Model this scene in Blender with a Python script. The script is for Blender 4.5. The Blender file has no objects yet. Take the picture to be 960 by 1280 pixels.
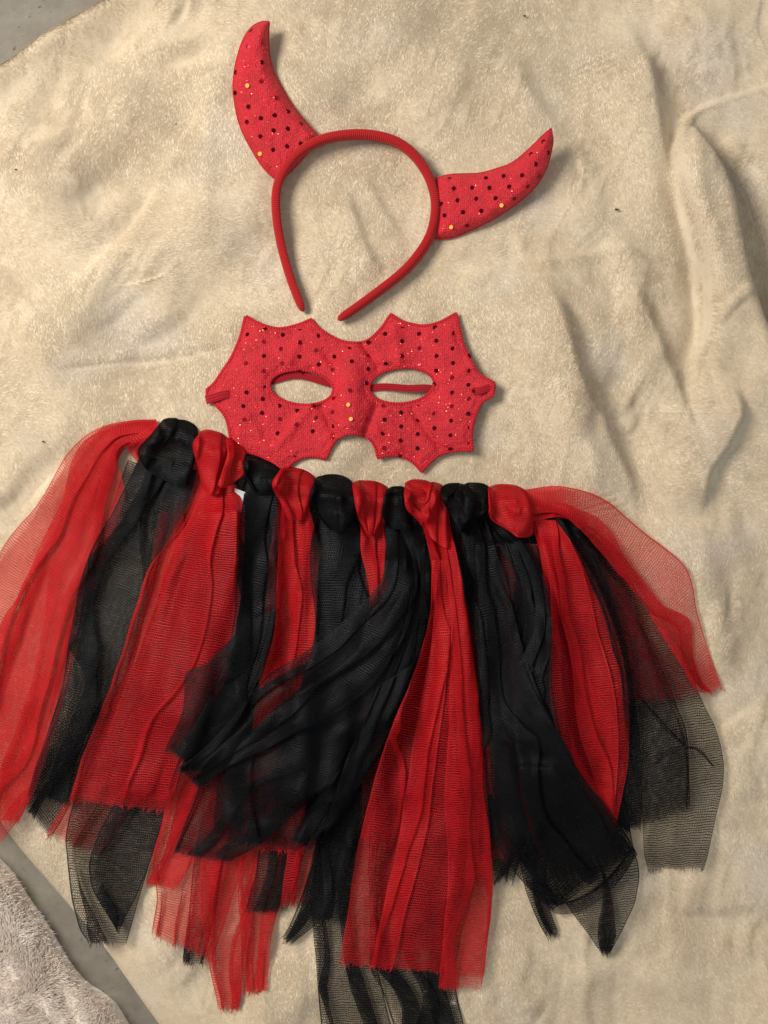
import bpy, math, random
import numpy as np
from mathutils.geometry import delaunay_2d_cdt
from mathutils import Vector

# ------------------------------------------------------------------ camera, world, lamps
S = 0.00055          # metres per photograph pixel on the blanket
H = 1500.0           # camera height in the same pixels
C = bpy.context.scene.collection
sc = bpy.context.scene
cam = bpy.data.cameras.new('camera'); cam.sensor_fit = 'VERTICAL'
cam.angle = 2 * math.atan(640.0 / H); cam.clip_start = 0.01; cam.clip_end = 50
co = bpy.data.objects.new('camera', cam); co.location = (0, 0, H * S); C.objects.link(co)
sc.camera = co
w = bpy.data.worlds.new('World'); sc.world = w; w.use_nodes = True
w.node_tree.nodes['Background'].inputs[0].default_value = (0.92, 0.96, 1.0, 1)
w.node_tree.nodes['Background'].inputs[1].default_value = 0.43
LP = Vector((-0.74, 0.40, 1.0))
def area(name, loc, size, power, col, target=(0, 0, 0)):
    l = bpy.data.lights.new(name, 'AREA'); l.shape = 'DISK'; l.size = size; l.energy = power; l.color = col
    o = bpy.data.objects.new(name, l); o.location = loc; C.objects.link(o)
    o.rotation_euler = (Vector(target) - Vector(loc)).to_track_quat('-Z', 'Y').to_euler()
    return o
area('room_lamp', LP, 0.52, 18.3, (1.0, 0.93, 0.84))
sc.view_settings.view_transform = 'Standard'; sc.view_settings.look = 'None'
sc.view_settings.exposure = 0.0; sc.view_settings.gamma = 1.0
cy = sc.cycles
cy.max_bounces = 8; cy.diffuse_bounces = 4; cy.glossy_bounces = 3; cy.transmission_bounces = 4
cy.transparent_max_bounces = 40; cy.use_denoising = True

rng = np.random.default_rng(7)
# ------------------------------------------------------------------ helpers
def noise(x, y, seed, octaves=1, gain=0.5):
    x = np.asarray(x, float); y = np.asarray(y, float)
    out = np.zeros(np.broadcast(x, y).shape); a = 1.0; tot = 0
    for o in range(octaves):
        r = np.random.default_rng(seed * 101 + o).random((128, 128)) * 2 - 1
        xi = np.floor(x).astype(int); yi = np.floor(y).astype(int)
        fx = x - xi; fy = y - yi
        fx = fx * fx * fx * (fx * (fx * 6 - 15) + 10); fy = fy * fy * fy * (fy * (fy * 6 - 15) + 10)
        g = lambda i, j: r[i % 128, j % 128]
        out = out + a * ((g(xi, yi) * (1 - fx) + g(xi + 1, yi) * fx) * (1 - fy) + (g(xi, yi + 1) * (1 - fx) + g(xi + 1, yi + 1) * fx) * fy)
        tot += a; a *= gain; x = x * 2.03 + 17.3; y = y * 2.03 + 5.1
    return out / tot
def W(X, Y, Z):
    X = np.asarray(X, float); Y = np.asarray(Y, float); Z = np.asarray(Z, float)
    k = (H - Z) / H
    return np.stack([(X - 480) * k * S, (640 - Y) * k * S, Z * S], -1)
def empty(name, X, Y, label, cat, Z=0):
    o = bpy.data.objects.new(name, None); C.objects.link(o); o.location = W(X, Y, Z)
    o.empty_display_size = 0.02
    o['label'] = label; o['category'] = cat
    return o
def origin(o):
    v = Vector((0, 0, 0))
    while o is not None:
        v = v + o.location; o = o.parent
    return np.array(v)
def mesh(name, V, F, mat, parent=None, smooth=True, loc=None, uv=None, attrs=None):
    V = np.asarray(V, float)
    base = origin(parent) if parent is not None else np.zeros(3)
    l = np.zeros(3) if loc is None else np.asarray(loc) - base
    me = bpy.data.meshes.new(name)
    Vl = V - base - l
    if isinstance(F, np.ndarray):
        n = F.shape[1]
        me.vertices.add(len(Vl)); me.vertices.foreach_set('co', Vl.ravel())
        me.loops.add(F.size); me.loops.foreach_set('vertex_index', F.ravel().astype(np.int32))
        me.polygons.add(len(F)); me.polygons.foreach_set('loop_start', np.arange(0, F.size, n, dtype=np.int32))
        me.polygons.foreach_set('loop_total', np.full(len(F), n, dtype=np.int32))
        me.update(calc_edges=True)
    else:
        me.from_pydata(Vl.tolist(), [], F); me.update()
    me.polygons.foreach_set('use_smooth', [smooth] * len(me.polygons))
    if uv is not None:
        idx = np.empty(len(me.loops), dtype=np.int32); me.loops.foreach_get('vertex_index', idx)
        u = me.uv_layers.new(name='UVMap'); u.data.foreach_set('uv', np.asarray(uv, np.float32)[idx].ravel())
    for k, a in (attrs or {}).items():
        at = me.attributes.new(k, 'FLOAT', 'POINT'); at.data.foreach_set('value', np.asarray(a, np.float32).ravel())
    me.materials.append(mat); me.validate()
    o = bpy.data.objects.new(name, me); o.location = l; o.parent = parent; C.objects.link(o)
    return o
def quads(n, m, closed=False):
    i = np.arange(n - 1)[:, None]; j = np.arange(m if closed else m - 1)[None, :]; j2 = (j + 1) % m
    return np.stack(np.broadcast_arrays(i * m + j, i * m + j2, (i + 1) * m + j2, (i + 1) * m + j), -1).reshape(-1, 4)
def spline(P, n):
    P = np.asarray(P, float)
    if len(P) == 2: P = np.array([P[0], (P[0] + P[1]) / 2, P[1]])
    Q = np.vstack([2 * P[0] - P[1], P, 2 * P[-1] - P[-2]]); out = []
    for i in range(1, len(Q) - 2):
        t = np.linspace(0, 1, 24, endpoint=False)[:, None]
        a, b, c, d = Q[i - 1], Q[i], Q[i + 1], Q[i + 2]
        out.append(0.5 * (2 * b + (c - a) * t + (2 * a - 5 * b + 4 * c - d) * t ** 2 + (3 * b - a - 3 * c + d) * t ** 3))
    out = np.vstack(out + [Q[-2][None]])
    s = np.r_[0, np.cumsum(np.linalg.norm(np.diff(out, axis=0), axis=1))]
    t = np.linspace(0, s[-1], n)
    return np.stack([np.interp(t, s, out[:, k]) for k in range(out.shape[1])], -1)

class NT:
    def __init__(s, name):
        s.m = bpy.data.materials.new(name); s.m.use_nodes = True; s.t = s.m.node_tree
        s.b = s.t.nodes['Principled BSDF']; s.o = s.t.nodes['Material Output']
    def n(s, ty, **k):
        nd = s.t.nodes.new(ty)
        for a, v in k.items():
            if a.startswith('i_'): s.put(nd.inputs[a[2:]], v)
            else: setattr(nd, a, v)
        return nd
    def put(s, sock, v):
        if isinstance(v, bpy.types.NodeSocket): s.t.links.new(v, sock)
        else: sock.default_value = v
    def math(s, op, a, b=0.0, c=0.0):
        nd = s.t.nodes.new('ShaderNodeMath'); nd.operation = op
        for k, v in enumerate((a, b, c)): s.put(nd.inputs[k], v)
        return nd.outputs[0]
    def mix(s, f, a, b):
        nd = s.t.nodes.new('ShaderNodeMix'); nd.data_type = 'RGBA'
        s.put(nd.inputs[0], f); s.put(nd.inputs[6], a); s.put(nd.inputs[7], b)
        return nd.outputs[2]
    def ramp(s, f, a, b):
        nd = s.t.nodes.new('ShaderNodeMapRange'); s.put(nd.inputs[0], f)
        nd.inputs[1].default_value = a; nd.inputs[2].default_value = b
        return nd.outputs[0]
    def noise(s, vec, scale, detail=2, rough=0.5):
        nd = s.n('ShaderNodeTexNoise'); s.put(nd.inputs['Vector'], vec)
        nd.inputs['Scale'].default_value = scale; nd.inputs['Detail'].default_value = detail; nd.inputs['Roughness'].default_value = rough
        return nd.outputs[0]
    def pos(s):
        g = s.n('ShaderNodeTexCoord'); v = s.n('ShaderNodeVectorMath', operation='SCALE')
        s.put(v.inputs[0], g.outputs['Object']); v.inputs['Scale'].default_value = 1 / S
        return v.outputs[0]
    def bump(s, h, dist, strength=1.0, normal=None):
        nd = s.n('ShaderNodeBump'); s.put(nd.inputs['Height'], h)
        nd.inputs['Distance'].default_value = dist * S; nd.inputs['Strength'].default_value = strength
        if normal is not None: s.put(nd.inputs['Normal'], normal)
        return nd.outputs[0]

# ------------------------------------------------------------------ materials
def mat_plush(name, c1, c2, c3=None, bs=0.5):
    m = NT(name); p = m.pos()
    a = m.ramp(m.noise(p, 0.012, 3, 0.6), 0.3, 0.7)
    b = m.ramp(m.noise(p, 0.06, 4, 0.6), 0.3, 0.7)
    f = m.math('MULTIPLY_ADD', a, 0.55, m.math('MULTIPLY', b, 0.45))
    col = m.mix(f, c1, c2)
    if c3 is not None:
        pk = m.ramp(m.noise(p, 0.008, 1, 0.5), 0.55, 0.72)
        col = m.mix(m.math('MULTIPLY', pk, 0.5), col, c3)
    at = m.n('ShaderNodeAttribute', attribute_name='tone')
    fac = m.math('MULTIPLY_ADD', at.outputs['Fac'], 0.30, 1.0)
    v = m.n('ShaderNodeVectorMath', operation='SCALE'); m.put(v.inputs[0], col); m.put(v.inputs['Scale'], fac)
    m.put(m.b.inputs['Base Color'], v.outputs[0])
    m.b.inputs['Roughness'].default_value = 0.95; m.b.inputs['Specular IOR Level'].default_value = 0.03
    m.b.inputs['Sheen Weight'].default_value = 0.12; m.b.inputs['Sheen Roughness'].default_value = 0.5
    h = m.math('ADD', m.noise(p, 0.45, 3, 0.7), m.math('MULTIPLY', m.noise(p, 0.12, 3, 0.6), 1.5))
    m.put(m.b.inputs['Normal'], m.bump(h, 1.2, bs))
    return m.m
CREAM1, CREAM2, CREAM3 = (0.60, 0.487, 0.342, 1), (0.745, 0.648, 0.49, 1), (0.69, 0.62, 0.54, 1)
M_blanket = mat_plush('cream_plush', CREAM1, CREAM2, CREAM3, 0.12)
M_rug = mat_plush('pale_fur', (0.84, 0.72, 0.61, 1), (0.95, 0.87, 0.78, 1))

def mat_floor():
    m = NT('grey_concrete'); p = m.pos()
    f = m.ramp(m.noise(p, 0.03, 5, 0.65), 0.3, 0.7)
    g = m.ramp(m.noise(p, 0.35, 3, 0.6), 0.25, 0.75)
    col = m.mix(f, (0.17, 0.15, 0.12, 1), (0.26, 0.235, 0.19, 1))
    col = m.mix(m.math('MULTIPLY', g, 0.35), col, (0.16, 0.15, 0.125, 1))
    pit = m.ramp(m.noise(p, 0.16, 2, 0.5), 0.68, 0.74)
    col = m.mix(pit, col, (0.10, 0.09, 0.08, 1))
    m.put(m.b.inputs['Base Color'], col); m.b.inputs['Roughness'].default_value = 0.8
    m.put(m.b.inputs['Normal'], m.bump(m.noise(p, 0.4, 4, 0.7), 1.0, 0.5))
    return m.m
M_floor = mat_floor()

def mat_glitter(name, c1, c2):
    m = NT(name); p = m.pos()
    # knitted ground: rows of small loops
    sep = m.n('ShaderNodeSeparateXYZ'); m.put(sep.inputs[0], p)
    wob = m.noise(p, 0.15, 2)
    yy = m.math('MULTIPLY_ADD', wob, 1.5, sep.outputs[1]); xx = m.math('MULTIPLY_ADD', wob, 1.5, sep.outputs[0])
    cmb = m.n('ShaderNodeCombineXYZ'); m.put(cmb.inputs[0], m.math('MULTIPLY', xx, 0.42)); m.put(cmb.inputs[1], m.math('MULTIPLY', yy, 0.62))
    vor = m.n('ShaderNodeTexVoronoi'); m.put(vor.inputs['Vector'], cmb.outputs[0]); vor.inputs['Scale'].default_value = 1.0
    vor.inputs['Randomness'].default_value = 0.55
    knit = m.ramp(vor.outputs['Distance'], 0.15, 0.75)
    big = m.ramp(m.noise(p, 0.05, 3), 0.3, 0.7)
    col = m.mix(m.math('MULTIPLY_ADD', big, 0.35, m.math('MULTIPLY', knit, 0.65)), c1, c2)
    m.put(m.b.inputs['Base Color'], col); m.b.inputs['Roughness'].default_value = 0.55
    m.b.inputs['Specular IOR Level'].default_value = 0.35
    m.b.inputs['Sheen Weight'].default_value = 0.12; m.put(m.b.inputs['Sheen Tint'], (1, 0.35, 0.35, 1))
    hh = m.math('MULTIPLY_ADD', knit, -1.0, m.math('MULTIPLY', m.noise(p, 0.09, 2), 4.0))
    nb = m.bump(hh, 0.9, 0.9); m.put(m.b.inputs['Normal'], nb)
    # tiny metallic flakes lying at random angles
    fl = m.n('ShaderNodeTexVoronoi'); m.put(fl.inputs['Vector'], p); fl.inputs['Scale'].default_value = 0.85
    cs = m.n('ShaderNodeSeparateColor'); m.put(cs.inputs[0], fl.outputs['Color'])
    sub = m.n('ShaderNodeVectorMath', operation='SUBTRACT'); m.put(sub.inputs[0], fl.outputs['Color']); sub.inputs[1].default_value = (0.5, 0.5, 0.5)
    mul = m.n('ShaderNodeVectorMath', operation='SCALE'); m.put(mul.inputs[0], sub.outputs[0]); mul.inputs['Scale'].default_value = 1.7
    geo = m.n('ShaderNodeNewGeometry')
    ad = m.n('ShaderNodeVectorMath', operation='ADD'); m.put(ad.inputs[0], geo.outputs['Normal']); m.put(ad.inputs[1], mul.outputs[0])
    nm = m.n('ShaderNodeVectorMath', operation='NORMALIZE'); m.put(nm.inputs[0], ad.outputs[0])
    gl = m.n('ShaderNodeBsdfAnisotropic'); m.put(gl.inputs['Color'], (0.95, 0.22, 0.14, 1)); gl.inputs['Roughness'].default_value = 0.34
    m.put(gl.inputs['Normal'], nm.outputs[0])
    wn = m.n('ShaderNodeTexWhiteNoise'); m.put(wn.inputs['Vector'], fl.outputs['Position'])
    k1 = m.math('GREATER_THAN', wn.outputs['Value'], 0.925)
    k2 = m.math('LESS_THAN', fl.outputs['Distance'], 0.42)
    mx = m.n('ShaderNodeMixShader'); m.put(mx.inputs[0], m.math('MULTIPLY', m.math('MULTIPLY', k1, k2), 0.85))
    m.put(mx.inputs[1], m.b.outputs[0]); m.put(mx.inputs[2], gl.outputs[0]); m.put(m.o.inputs[0], mx.outputs[0])
    return m.m
M_glit = mat_glitter('red_glitter_knit', (0.76, 0.020, 0.038, 1), (0.38, 0.006, 0.013, 1))

def mat_rib(name, c, pitch, amp):
    m = NT(name); uv = m.n('ShaderNodeUVMap', uv_map='UVMap'); sep = m.n('ShaderNodeSeparateXYZ'); m.put(sep.inputs[0], uv.outputs[0])
    p = m.pos()
    x = m.math('MULTIPLY_ADD', m.noise(p, 0.25, 2), 0.6, sep.outputs[0])
    s = m.math('SINE', m.math('MULTIPLY', x, 2 * math.pi / pitch))
    f = m.ramp(s, -1, 1)
    dark = tuple(v * 0.62 for v in c[:3]) + (1,)
    m.put(m.b.inputs['Base Color'], m.mix(f, dark, c))
    m.b.inputs['Roughness'].default_value = 0.75; m.b.inputs['Specular IOR Level'].default_value = 0.15
    m.b.inputs['Sheen Weight'].default_value = 0.4; m.put(m.b.inputs['Sheen Tint'], (1, 0.3, 0.25, 1))
    m.put(m.b.inputs['Normal'], m.bump(m.math('ADD', f, m.math('MULTIPLY', m.noise(p, 0.9, 2), 0.8)), amp, 0.9))
    return m.m
M_band = mat_rib('red_ribbed_velvet', (0.50, 0.012, 0.016, 1), 2.6, 0.8)
M_elastic = mat_rib('red_elastic', (0.42, 0.008, 0.02, 1), 3.0, 0.9)
M_thread = mat_rib('red_stitching', (0.62, 0.015, 0.03, 1), 3.4, 1.0)
M_waist = mat_rib('dark_elastic', (0.03, 0.012, 0.014, 1), 3.0, 0.8)

def mat_simple(name, c, rough=0.5, metal=0.0):
    m = NT(name); p = m.pos()
    d = tuple(v * 0.8 for v in c[:3]) + (1,)
    m.put(m.b.inputs['Base Color'], m.mix(m.ramp(m.noise(p, 0.4, 2), 0.3, 0.7), d, c))
    m.b.inputs['Roughness'].default_value = rough; m.b.inputs['Metallic'].default_value = metal
    return m.m
M_seq = mat_simple('dark_red_sequin', (0.20, 0.010, 0.018, 1), 0.17, 1.0)
M_seq2 = mat_simple('red_sequin', (0.50, 0.025, 0.04, 1), 0.30, 1.0)
M_seq3 = mat_simple('glint_sequin', (0.80, 0.30, 0.07, 1), 0.62, 1.0)  # glinting copy of the red sequin: the glint's gold is put into its colour
M_tag = mat_simple('white_satin', (0.62, 0.62, 0.64, 1), 0.5)
M_lint = mat_simple('dark_lint', (0.05, 0.025, 0.02, 1), 0.8)

def mat_tulle(name, c, trans, cov, rowp, colp, gloss, gcol, gap_shade):
    m = NT(name); uv = m.n('ShaderNodeUVMap', uv_map='UVMap'); sep = m.n('ShaderNodeSeparateXYZ'); m.put(sep.inputs[0], uv.outputs[0])
    X, Y = sep.outputs[0], sep.outputs[1]
    dn = m.n('ShaderNodeAttribute', attribute_name='dens').outputs['Fac']
    ed = m.n('ShaderNodeAttribute', attribute_name='enddist').outputs['Fac']
    wd = m.n('ShaderNodeAttribute', attribute_name='sidedist').outputs['Fac']
    w1 = m.noise(uv.outputs[0], 0.05, 2); w2 = m.noise(uv.outputs[0], 0.5, 1)
    Yw = m.math('MULTIPLY_ADD', w1, 7.0, m.math('MULTIPLY_ADD', w2, 0.9, Y))
    Xw = m.math('MULTIPLY_ADD', w1, 5.0, m.math('MULTIPLY_ADD', w2, 0.7, X))
    row = m.ramp(m.math('SINE', m.math('MULTIPLY', Yw, 2 * math.pi / rowp)), -1, 1)
    half = m.math('MULTIPLY', m.math('FLOOR', m.math('DIVIDE', Yw, rowp)), colp * 0.5)
    colm = m.ramp(m.math('SINE', m.math('MULTIPLY', m.math('ADD', Xw, half), 2 * math.pi / colp)), -1, 1)
    net = m.math('MAXIMUM', row, m.math('MULTIPLY', colm, 0.92))
    # threads stay as thick where the cloth is gathered, so they cover more of it
    net = m.math('ADD', m.math('MULTIPLY', m.math('SUBTRACT', net, 0.62), 1.5), 0.5)
    base = m.math('ADD', net, m.math('MULTIPLY', m.math('SUBTRACT', w2, 0.5), 0.5))
    a = m.math('ADD', base, cov)
    a = m.math('ADD', a, m.math('MULTIPLY', m.math('SUBTRACT', dn, 1.0), 0.42))
    hem = m.ramp(wd, 2.2, 0.8)
    a = m.math('MAXIMUM', a, m.math('MULTIPLY', hem, 0.95))
    a = m.math('MINIMUM', m.math('MAXIMUM', a, 0.04), 0.985)
    fr = m.noise(uv.outputs[0], 0.0, 0)
    cx = m.n('ShaderNodeCombineXYZ'); m.put(cx.inputs[0], m.math('MULTIPLY', X, 0.75))
    fray = m.math('MULTIPLY', m.noise(cx.outputs[0], 1.0, 1), 11.0)
    cx2 = m.n('ShaderNodeCombineXYZ'); m.put(cx2.inputs[0], m.math('MULTIPLY', X, 0.09)); 
    fray = m.math('ADD', fray, m.math('MULTIPLY', m.noise(cx2.outputs[0], 1.0, 1), 9.0))
    keep = m.math('GREATER_THAN', ed, m.math('SUBTRACT', fray, 7.5))
    loose = m.ramp(ed, 3.0, 9.0)        # near the cut end only the lengthwise threads are left
    a = m.math('MULTIPLY', a, m.math('ADD', m.math('MULTIPLY', loose, 0.75), m.math('MULTIPLY', m.math('SUBTRACT', 1.0, loose), m.math('GREATER_THAN', colm, 0.45))))
    a = m.math('MINIMUM', a, 1.0)
    a2 = m.math('ADD', m.math('MULTIPLY', a, loose), m.math('MULTIPLY', m.math('MULTIPLY', a, 0.8), m.math('SUBTRACT', 1.0, loose)))
    a = m.math('MULTIPLY', m.math('MULTIPLY', m.math('MINIMUM', m.math('MULTIPLY', a2, 1.33), 1.0), 1.0), keep)
    vv = m.noise(uv.outputs[0], 0.03, 2)
    d2 = tuple(v * 0.78 for v in c[:3]) + (1,); d3 = tuple(v * gap_shade for v in c[:3]) + (1,)
    col = m.mix(m.ramp(vv, 0.3, 0.7), c, d2)
    col = m.mix(m.math('MULTIPLY', m.ramp(net, 0.9, 0.1), 0.9), col, d3)  # self-shadow of gathered layers, painted as darker colour between the threads
    df = m.n('ShaderNodeBsdfDiffuse'); m.put(df.inputs[0], col)
    tl = m.n('ShaderNodeBsdfTranslucent'); m.put(tl.inputs[0], trans)
    gl = m.n('ShaderNodeBsdfAnisotropic'); m.put(gl.inputs['Color'], gcol); gl.inputs['Roughness'].default_value = 0.42
    nb = m.bump(net, 0.5, 0.5); m.put(df.inputs['Normal'], nb); m.put(gl.inputs['Normal'], nb)
    s1 = m.n('ShaderNodeMixShader'); s1.inputs[0].default_value = 0.32; m.put(s1.inputs[1], df.outputs[0]); m.put(s1.inputs[2], tl.outputs[0])
    s2 = m.n('ShaderNodeMixShader'); s2.inputs[0].default_value = gloss; m.put(s2.inputs[1], s1.outputs[0]); m.put(s2.inputs[2], gl.outputs[0])
    tr = m.n('ShaderNodeBsdfTransparent')
    s3 = m.n('ShaderNodeMixShader'); m.put(s3.inputs[0], a); m.put(s3.inputs[1], tr.outputs[0]); m.put(s3.inputs[2], s2.outputs[0])
    m.put(m.o.inputs[0], s3.outputs[0])
    return m.m
M_red = mat_tulle('red_tulle', (0.65, 0.014, 0.022, 1), (0.85, 0.05, 0.02, 1), -0.13, 3.0, 1.9, 0.03, (1.0, 0.35, 0.3, 1), 0.45)
M_blk = mat_tulle('black_tulle', (0.008, 0.008, 0.0085, 1), (0.006, 0.005, 0.005, 1), -0.06, 3.0, 2.0, 0.012, (0.75, 0.8, 0.85, 1), 0.2)

# ------------------------------------------------------------------ blanket height field (pixels)
GX = np.arange(-120, 1081, 2.0); GY = np.arange(-120, 1401, 2.0)
XX, YY = np.meshgrid(GX, GY)
def polydist(P, reach):
    """signed distance (right-hand side of travel positive) and fraction along a smooth line"""
    Q = spline(P, max(8, len(P) * 5)); x0, y0 = Q.min(0) - reach; x1, y1 = Q.max(0) + reach
    ix = (GX >= x0) & (GX <= x1); iy = (GY >= y0) & (GY <= y1)
    X = XX[np.ix_(iy, ix)]; Y = YY[np.ix_(iy, ix)]
    best = np.full(X.shape, 1e9); sg = np.zeros(X.shape); fr = np.zeros(X.shape)
    n = len(Q) - 1
    for i in range(n):
        a, b = Q[i], Q[i + 1]; d = b - a; L2 = d @ d
        t = np.clip(((X - a[0]) * d[0] + (Y - a[1]) * d[1]) / L2, 0, 1)
        px = X - (a[0] + t * d[0]); py = Y - (a[1] + t * d[1]); dd = np.hypot(px, py)
        m = dd < best
        best = np.where(m, dd, best); sg = np.where(m, np.sign(d[0] * py - d[1] * px), sg); fr = np.where(m, (i + t) / n, fr)
    return iy, ix, best * -sg, fr
Z = np.zeros_like(XX)
def ridge(P, A, wl, wr, taper=0.25):
    """wl: width on the left of travel, wr: on the right. Travel is downwards in the photo, so 'right of travel' is photo-left"""
    global Z
    reach = 3.5 * max(wl, wr)
    iy, ix, d, f = polydist(P, reach)
    # d > 0 : left of travel as seen with y down -> photo right when travelling down
    wdt = np.where(d > 0, wr, wl)
    p = np.exp(-(np.abs(d) / wdt) ** 2)
    tp = np.clip(np.minimum(f, 1 - f) / taper, 0, 1); tp = tp * tp * (3 - 2 * tp)
    Z[np.ix_(iy, ix)] += A * p * tp
# soft undulation, running diagonally on the left half and down the right half
XX0, YY0 = XX, YY
WX = 34 * noise(XX / 130, YY / 110, 60, 2); WY = 34 * noise(XX / 120 + 9, YY / 130, 61, 2)
XX = XX + WX; YY = YY + WY
n1 = noise(XX / 210 + YY / 420, YY / 330 - XX / 300, 3, 2)
n2 = noise((XX + YY) / 95, (YY - XX) / 230, 4, 2)
n3 = noise(XX / 60, YY / 170, 5, 3)
wr_ = 1 / (1 + np.exp(-(XX - 620) / 60))
Z += 30 * n1 + 20 * n2 * (1 - wr_) + 11.0 * n3 * wr_ + 1.6 * noise(XX / 42, YY / 50, 6, 2)
XX, YY = XX0, YY0
Z += 0.8 * noise((XX - YY * 0.5) / 9, (YY + XX * .4) / 24, 8, 2) * np.clip(noise(XX / 120, YY / 120, 9) * 2, 0, 1)
n4 = 1 - np.abs(noise((XX + WX) / 130 + 3, (YY + WY) / 210, 12, 2)) * 2.4
Z += 3.0 * np.clip(n4, 0, 1) ** 2
# the skirt, mask and headband lie on a calmer patch
def blob(x, y, rx, ry): return np.exp(-(((XX - x) / rx) ** 2 + ((YY - y) / ry) ** 2) ** 2)
calm = np.maximum.reduce([blob(440, 850, 430, 330), blob(440, 480, 190, 110), 0.75 * blob(480, 220, 250, 220)])
Z = 26 * np.tanh(Z / 26)
Z *= (1 - 0.65 * calm) * (1 - 0.6 * blob(930, 300, 150, 300))
CR = [  # creases: (points, height, soft side width, sharp side width) : soft photo-left, sharp photo-right
 ([(768, 10), (795, 70), (810, 140), (826, 210), (842, 270), (857, 325), (874, 375)], 26, 56, 15),
 ([(664, 330), (697, 404), (718, 479), (743, 521), (764, 567), (785, 617), (793, 660)], 24, 46, 12),
 ([(700, 450), (725, 520), (735, 590), (745, 640)], 6, 25, 14),
 ([(775, 340), (793, 375), (814, 420), (827, 454), (843, 487), (858, 540), (880, 560)], 15, 34, 10),
 ([(700, 250), (760, 290), (790, 340), (800, 380)], 7, 24, 14),
 ([(640, 440), (690, 500), (720, 560)], 5, 20, 16),
 ([(895, 470), (906, 500), (908, 525), (893, 560), (872, 598), (866, 650)], 22, 40, 10),
 ([(820, 455), (795, 490), (780, 530), (776, 560)], 6, 8, 24),
 ([(760, 480), (790, 520), (778, 545)], 4, 18, 6),
 ([(860, 650), (885, 730), (900, 800), (905, 860)], 9, 22, 14),
 ([(690, 160), (730, 210), (742, 270), (765, 300)], 7, 30, 14),
 ([(640, 60), (655, 110), (700, 170), (715, 180)], 7, 26, 12),
 ([(640, 330), (700, 328), (770, 318), (830, 330)], 3, 10, 6),
 ([(60, 388), (125, 322), (170, 262), (198, 205), (260, 110)], -6, 9, 14),
 ([(-10, 312), (25, 352), (60, 388)], -5, 10, 8),
 ([(60, 388), (52, 400), (30, 430)], 4, 16, 16),
 ([(60, 462), (140, 448), (215, 440), (300, 424)], 2.6, 5, 9),
 ([(10, 300), (80, 210), (140, 145), (200, 85)], 15, 34, 34),
 ([(20, 480), (70, 430), (130, 372), (190, 318), (225, 262)], 13, 28, 30),
 ([(110, 555), (165, 520), (240, 505)], 8, 24, 24),
 ([(30, 180), (90, 120), (130, 60), (160, 10)], -16, 40, 36),
 ([(215, 5), (240, 15), (262, -10)], -10, 16, 16),
 ([(150, 80), (200, 60), (245, 52), (262, 56)], 5, 10, 8),
 ([(270, 60), (272, 110), (262, 170), (255, 260), (258, 330)], 5, 20, 12),
 ([(180, 250), (215, 200), (240, 160)], 5, 16, 16),
 ([(205, 330), (216, 350), (200, 400), (160, 430)], 6, 30, 14),
 ([(428, 232), (440, 270), (455, 310), (478, 350)], 6, 22, 6),
 ([(452, 215), (475, 260), (500, 300)], 4, 14, 6),
 ([(340, 60), (355, 90), (372, 110), (440, 140)], 5, 14, 14),
 ([(930, 880), (960, 920), (1000, 940)], 8, 30, 16),
 ([(800, 1120), (850, 1150), (900, 1155), (980, 1150)], -7, 22, 12),
 ([(880, 1000), (920, 1050), (960, 1075), (1010, 1080)], 7, 18, 18),
 ([(905, 900), (925, 960), (930, 1010)], 6, 16, 16),
 ([(640, 1165), (655, 1195), (648, 1230), (680, 1270)], 7, 16, 10),
 ([(540, 1240), (600, 1260), (640, 1300)], 5, 20, 12),
 ([(700, 1230), (760, 1215), (830, 1230), (900, 1260)], 7, 20, 16),
 ([(580, 1180), (600, 1200), (615, 1260)], 5, 12, 8),
 ([(340, 1130), (365, 1180), (375, 1240), (370, 1290)], 4, 12, 8),
 ([(250, 1200), (330, 1262), (360, 1300)], 4, 20, 14),
 ([(480, 20), (520, 60), (600, 70), (640, 110)], 4, 20, 20),
 ([(10, 500), (60, 540), (110, 530)], 4, 20, 20),
]
for P, A, a, b in CR: ridge(P, A * 1.2, a * 1.25, b * 1.25)
# folded-over roll at the right-hand edge
EL = spline([(1090, 88), (1000, 98), (955, 110), (905, 124), (872, 138), (852, 152), (841, 185), (839, 225), (850, 270), (865, 320), (877, 370), (877, 415), (869, 450), (861, 480), (863, 515), (880, 556)], 90)
ER = spline([(852, 152), (880, 184), (905, 226), (921, 280), (932, 330), (947, 380), (962, 418), (990, 470), (1030, 540), (1090, 640)], 70)
def inside(poly):
    r = np.zeros(XX.shape, bool); n = len(poly)
    for i in range(n):
        (x1, y1), (x2, y2) = poly[i], poly[(i + 1) % n]
        if y1 == y2: continue
        c = ((YY > min(y1, y2)) & (YY <= max(y1, y2))); xi = x1 + (YY - y1) * (x2 - x1) / (y2 - y1)
        r ^= c & (XX < xi)
    return r
def blur(A, s):
    r = int(3 * s) + 1; k = np.exp(-np.arange(-r, r + 1) ** 2 / (2 * s * s)); k /= k.sum()
    P = np.pad(A, r, mode='edge')
    P = np.apply_along_axis(lambda v: np.convolve(v, k, 'valid'), 0, P)
    return np.apply_along_axis(lambda v: np.convolve(v, k, 'valid'), 1, P)
upper = inside(np.vstack([EL[:70], [(900, 520), (1090, 640)]])).astype(float)
roll = inside(np.vstack([EL[28:86], [(900, 600), (1000, 700), (1090, 700)], ER[::-1]])).astype(float)
fade = np.clip((640 - YY) / 200, 0, 1) ** 0.8
Z += blur(upper * fade, 1.6) * 9
rr = blur(roll, 9.0); rs = blur(roll, 1.6)
Z += (0.35 + 0.65 * (lambda q: q * q * (3 - 2 * q))(np.clip(rr * 1.5 - 0.4, 0, 1))) * blur(roll, 3.6) * 56 * np.clip((600 - YY) / 330, 0, 1)
pit = np.exp(-(((XX - 965) / 26) ** 2 + ((YY - 365) / 70) ** 2)); Z -= 20 * pit * (1 - rs)
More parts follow.
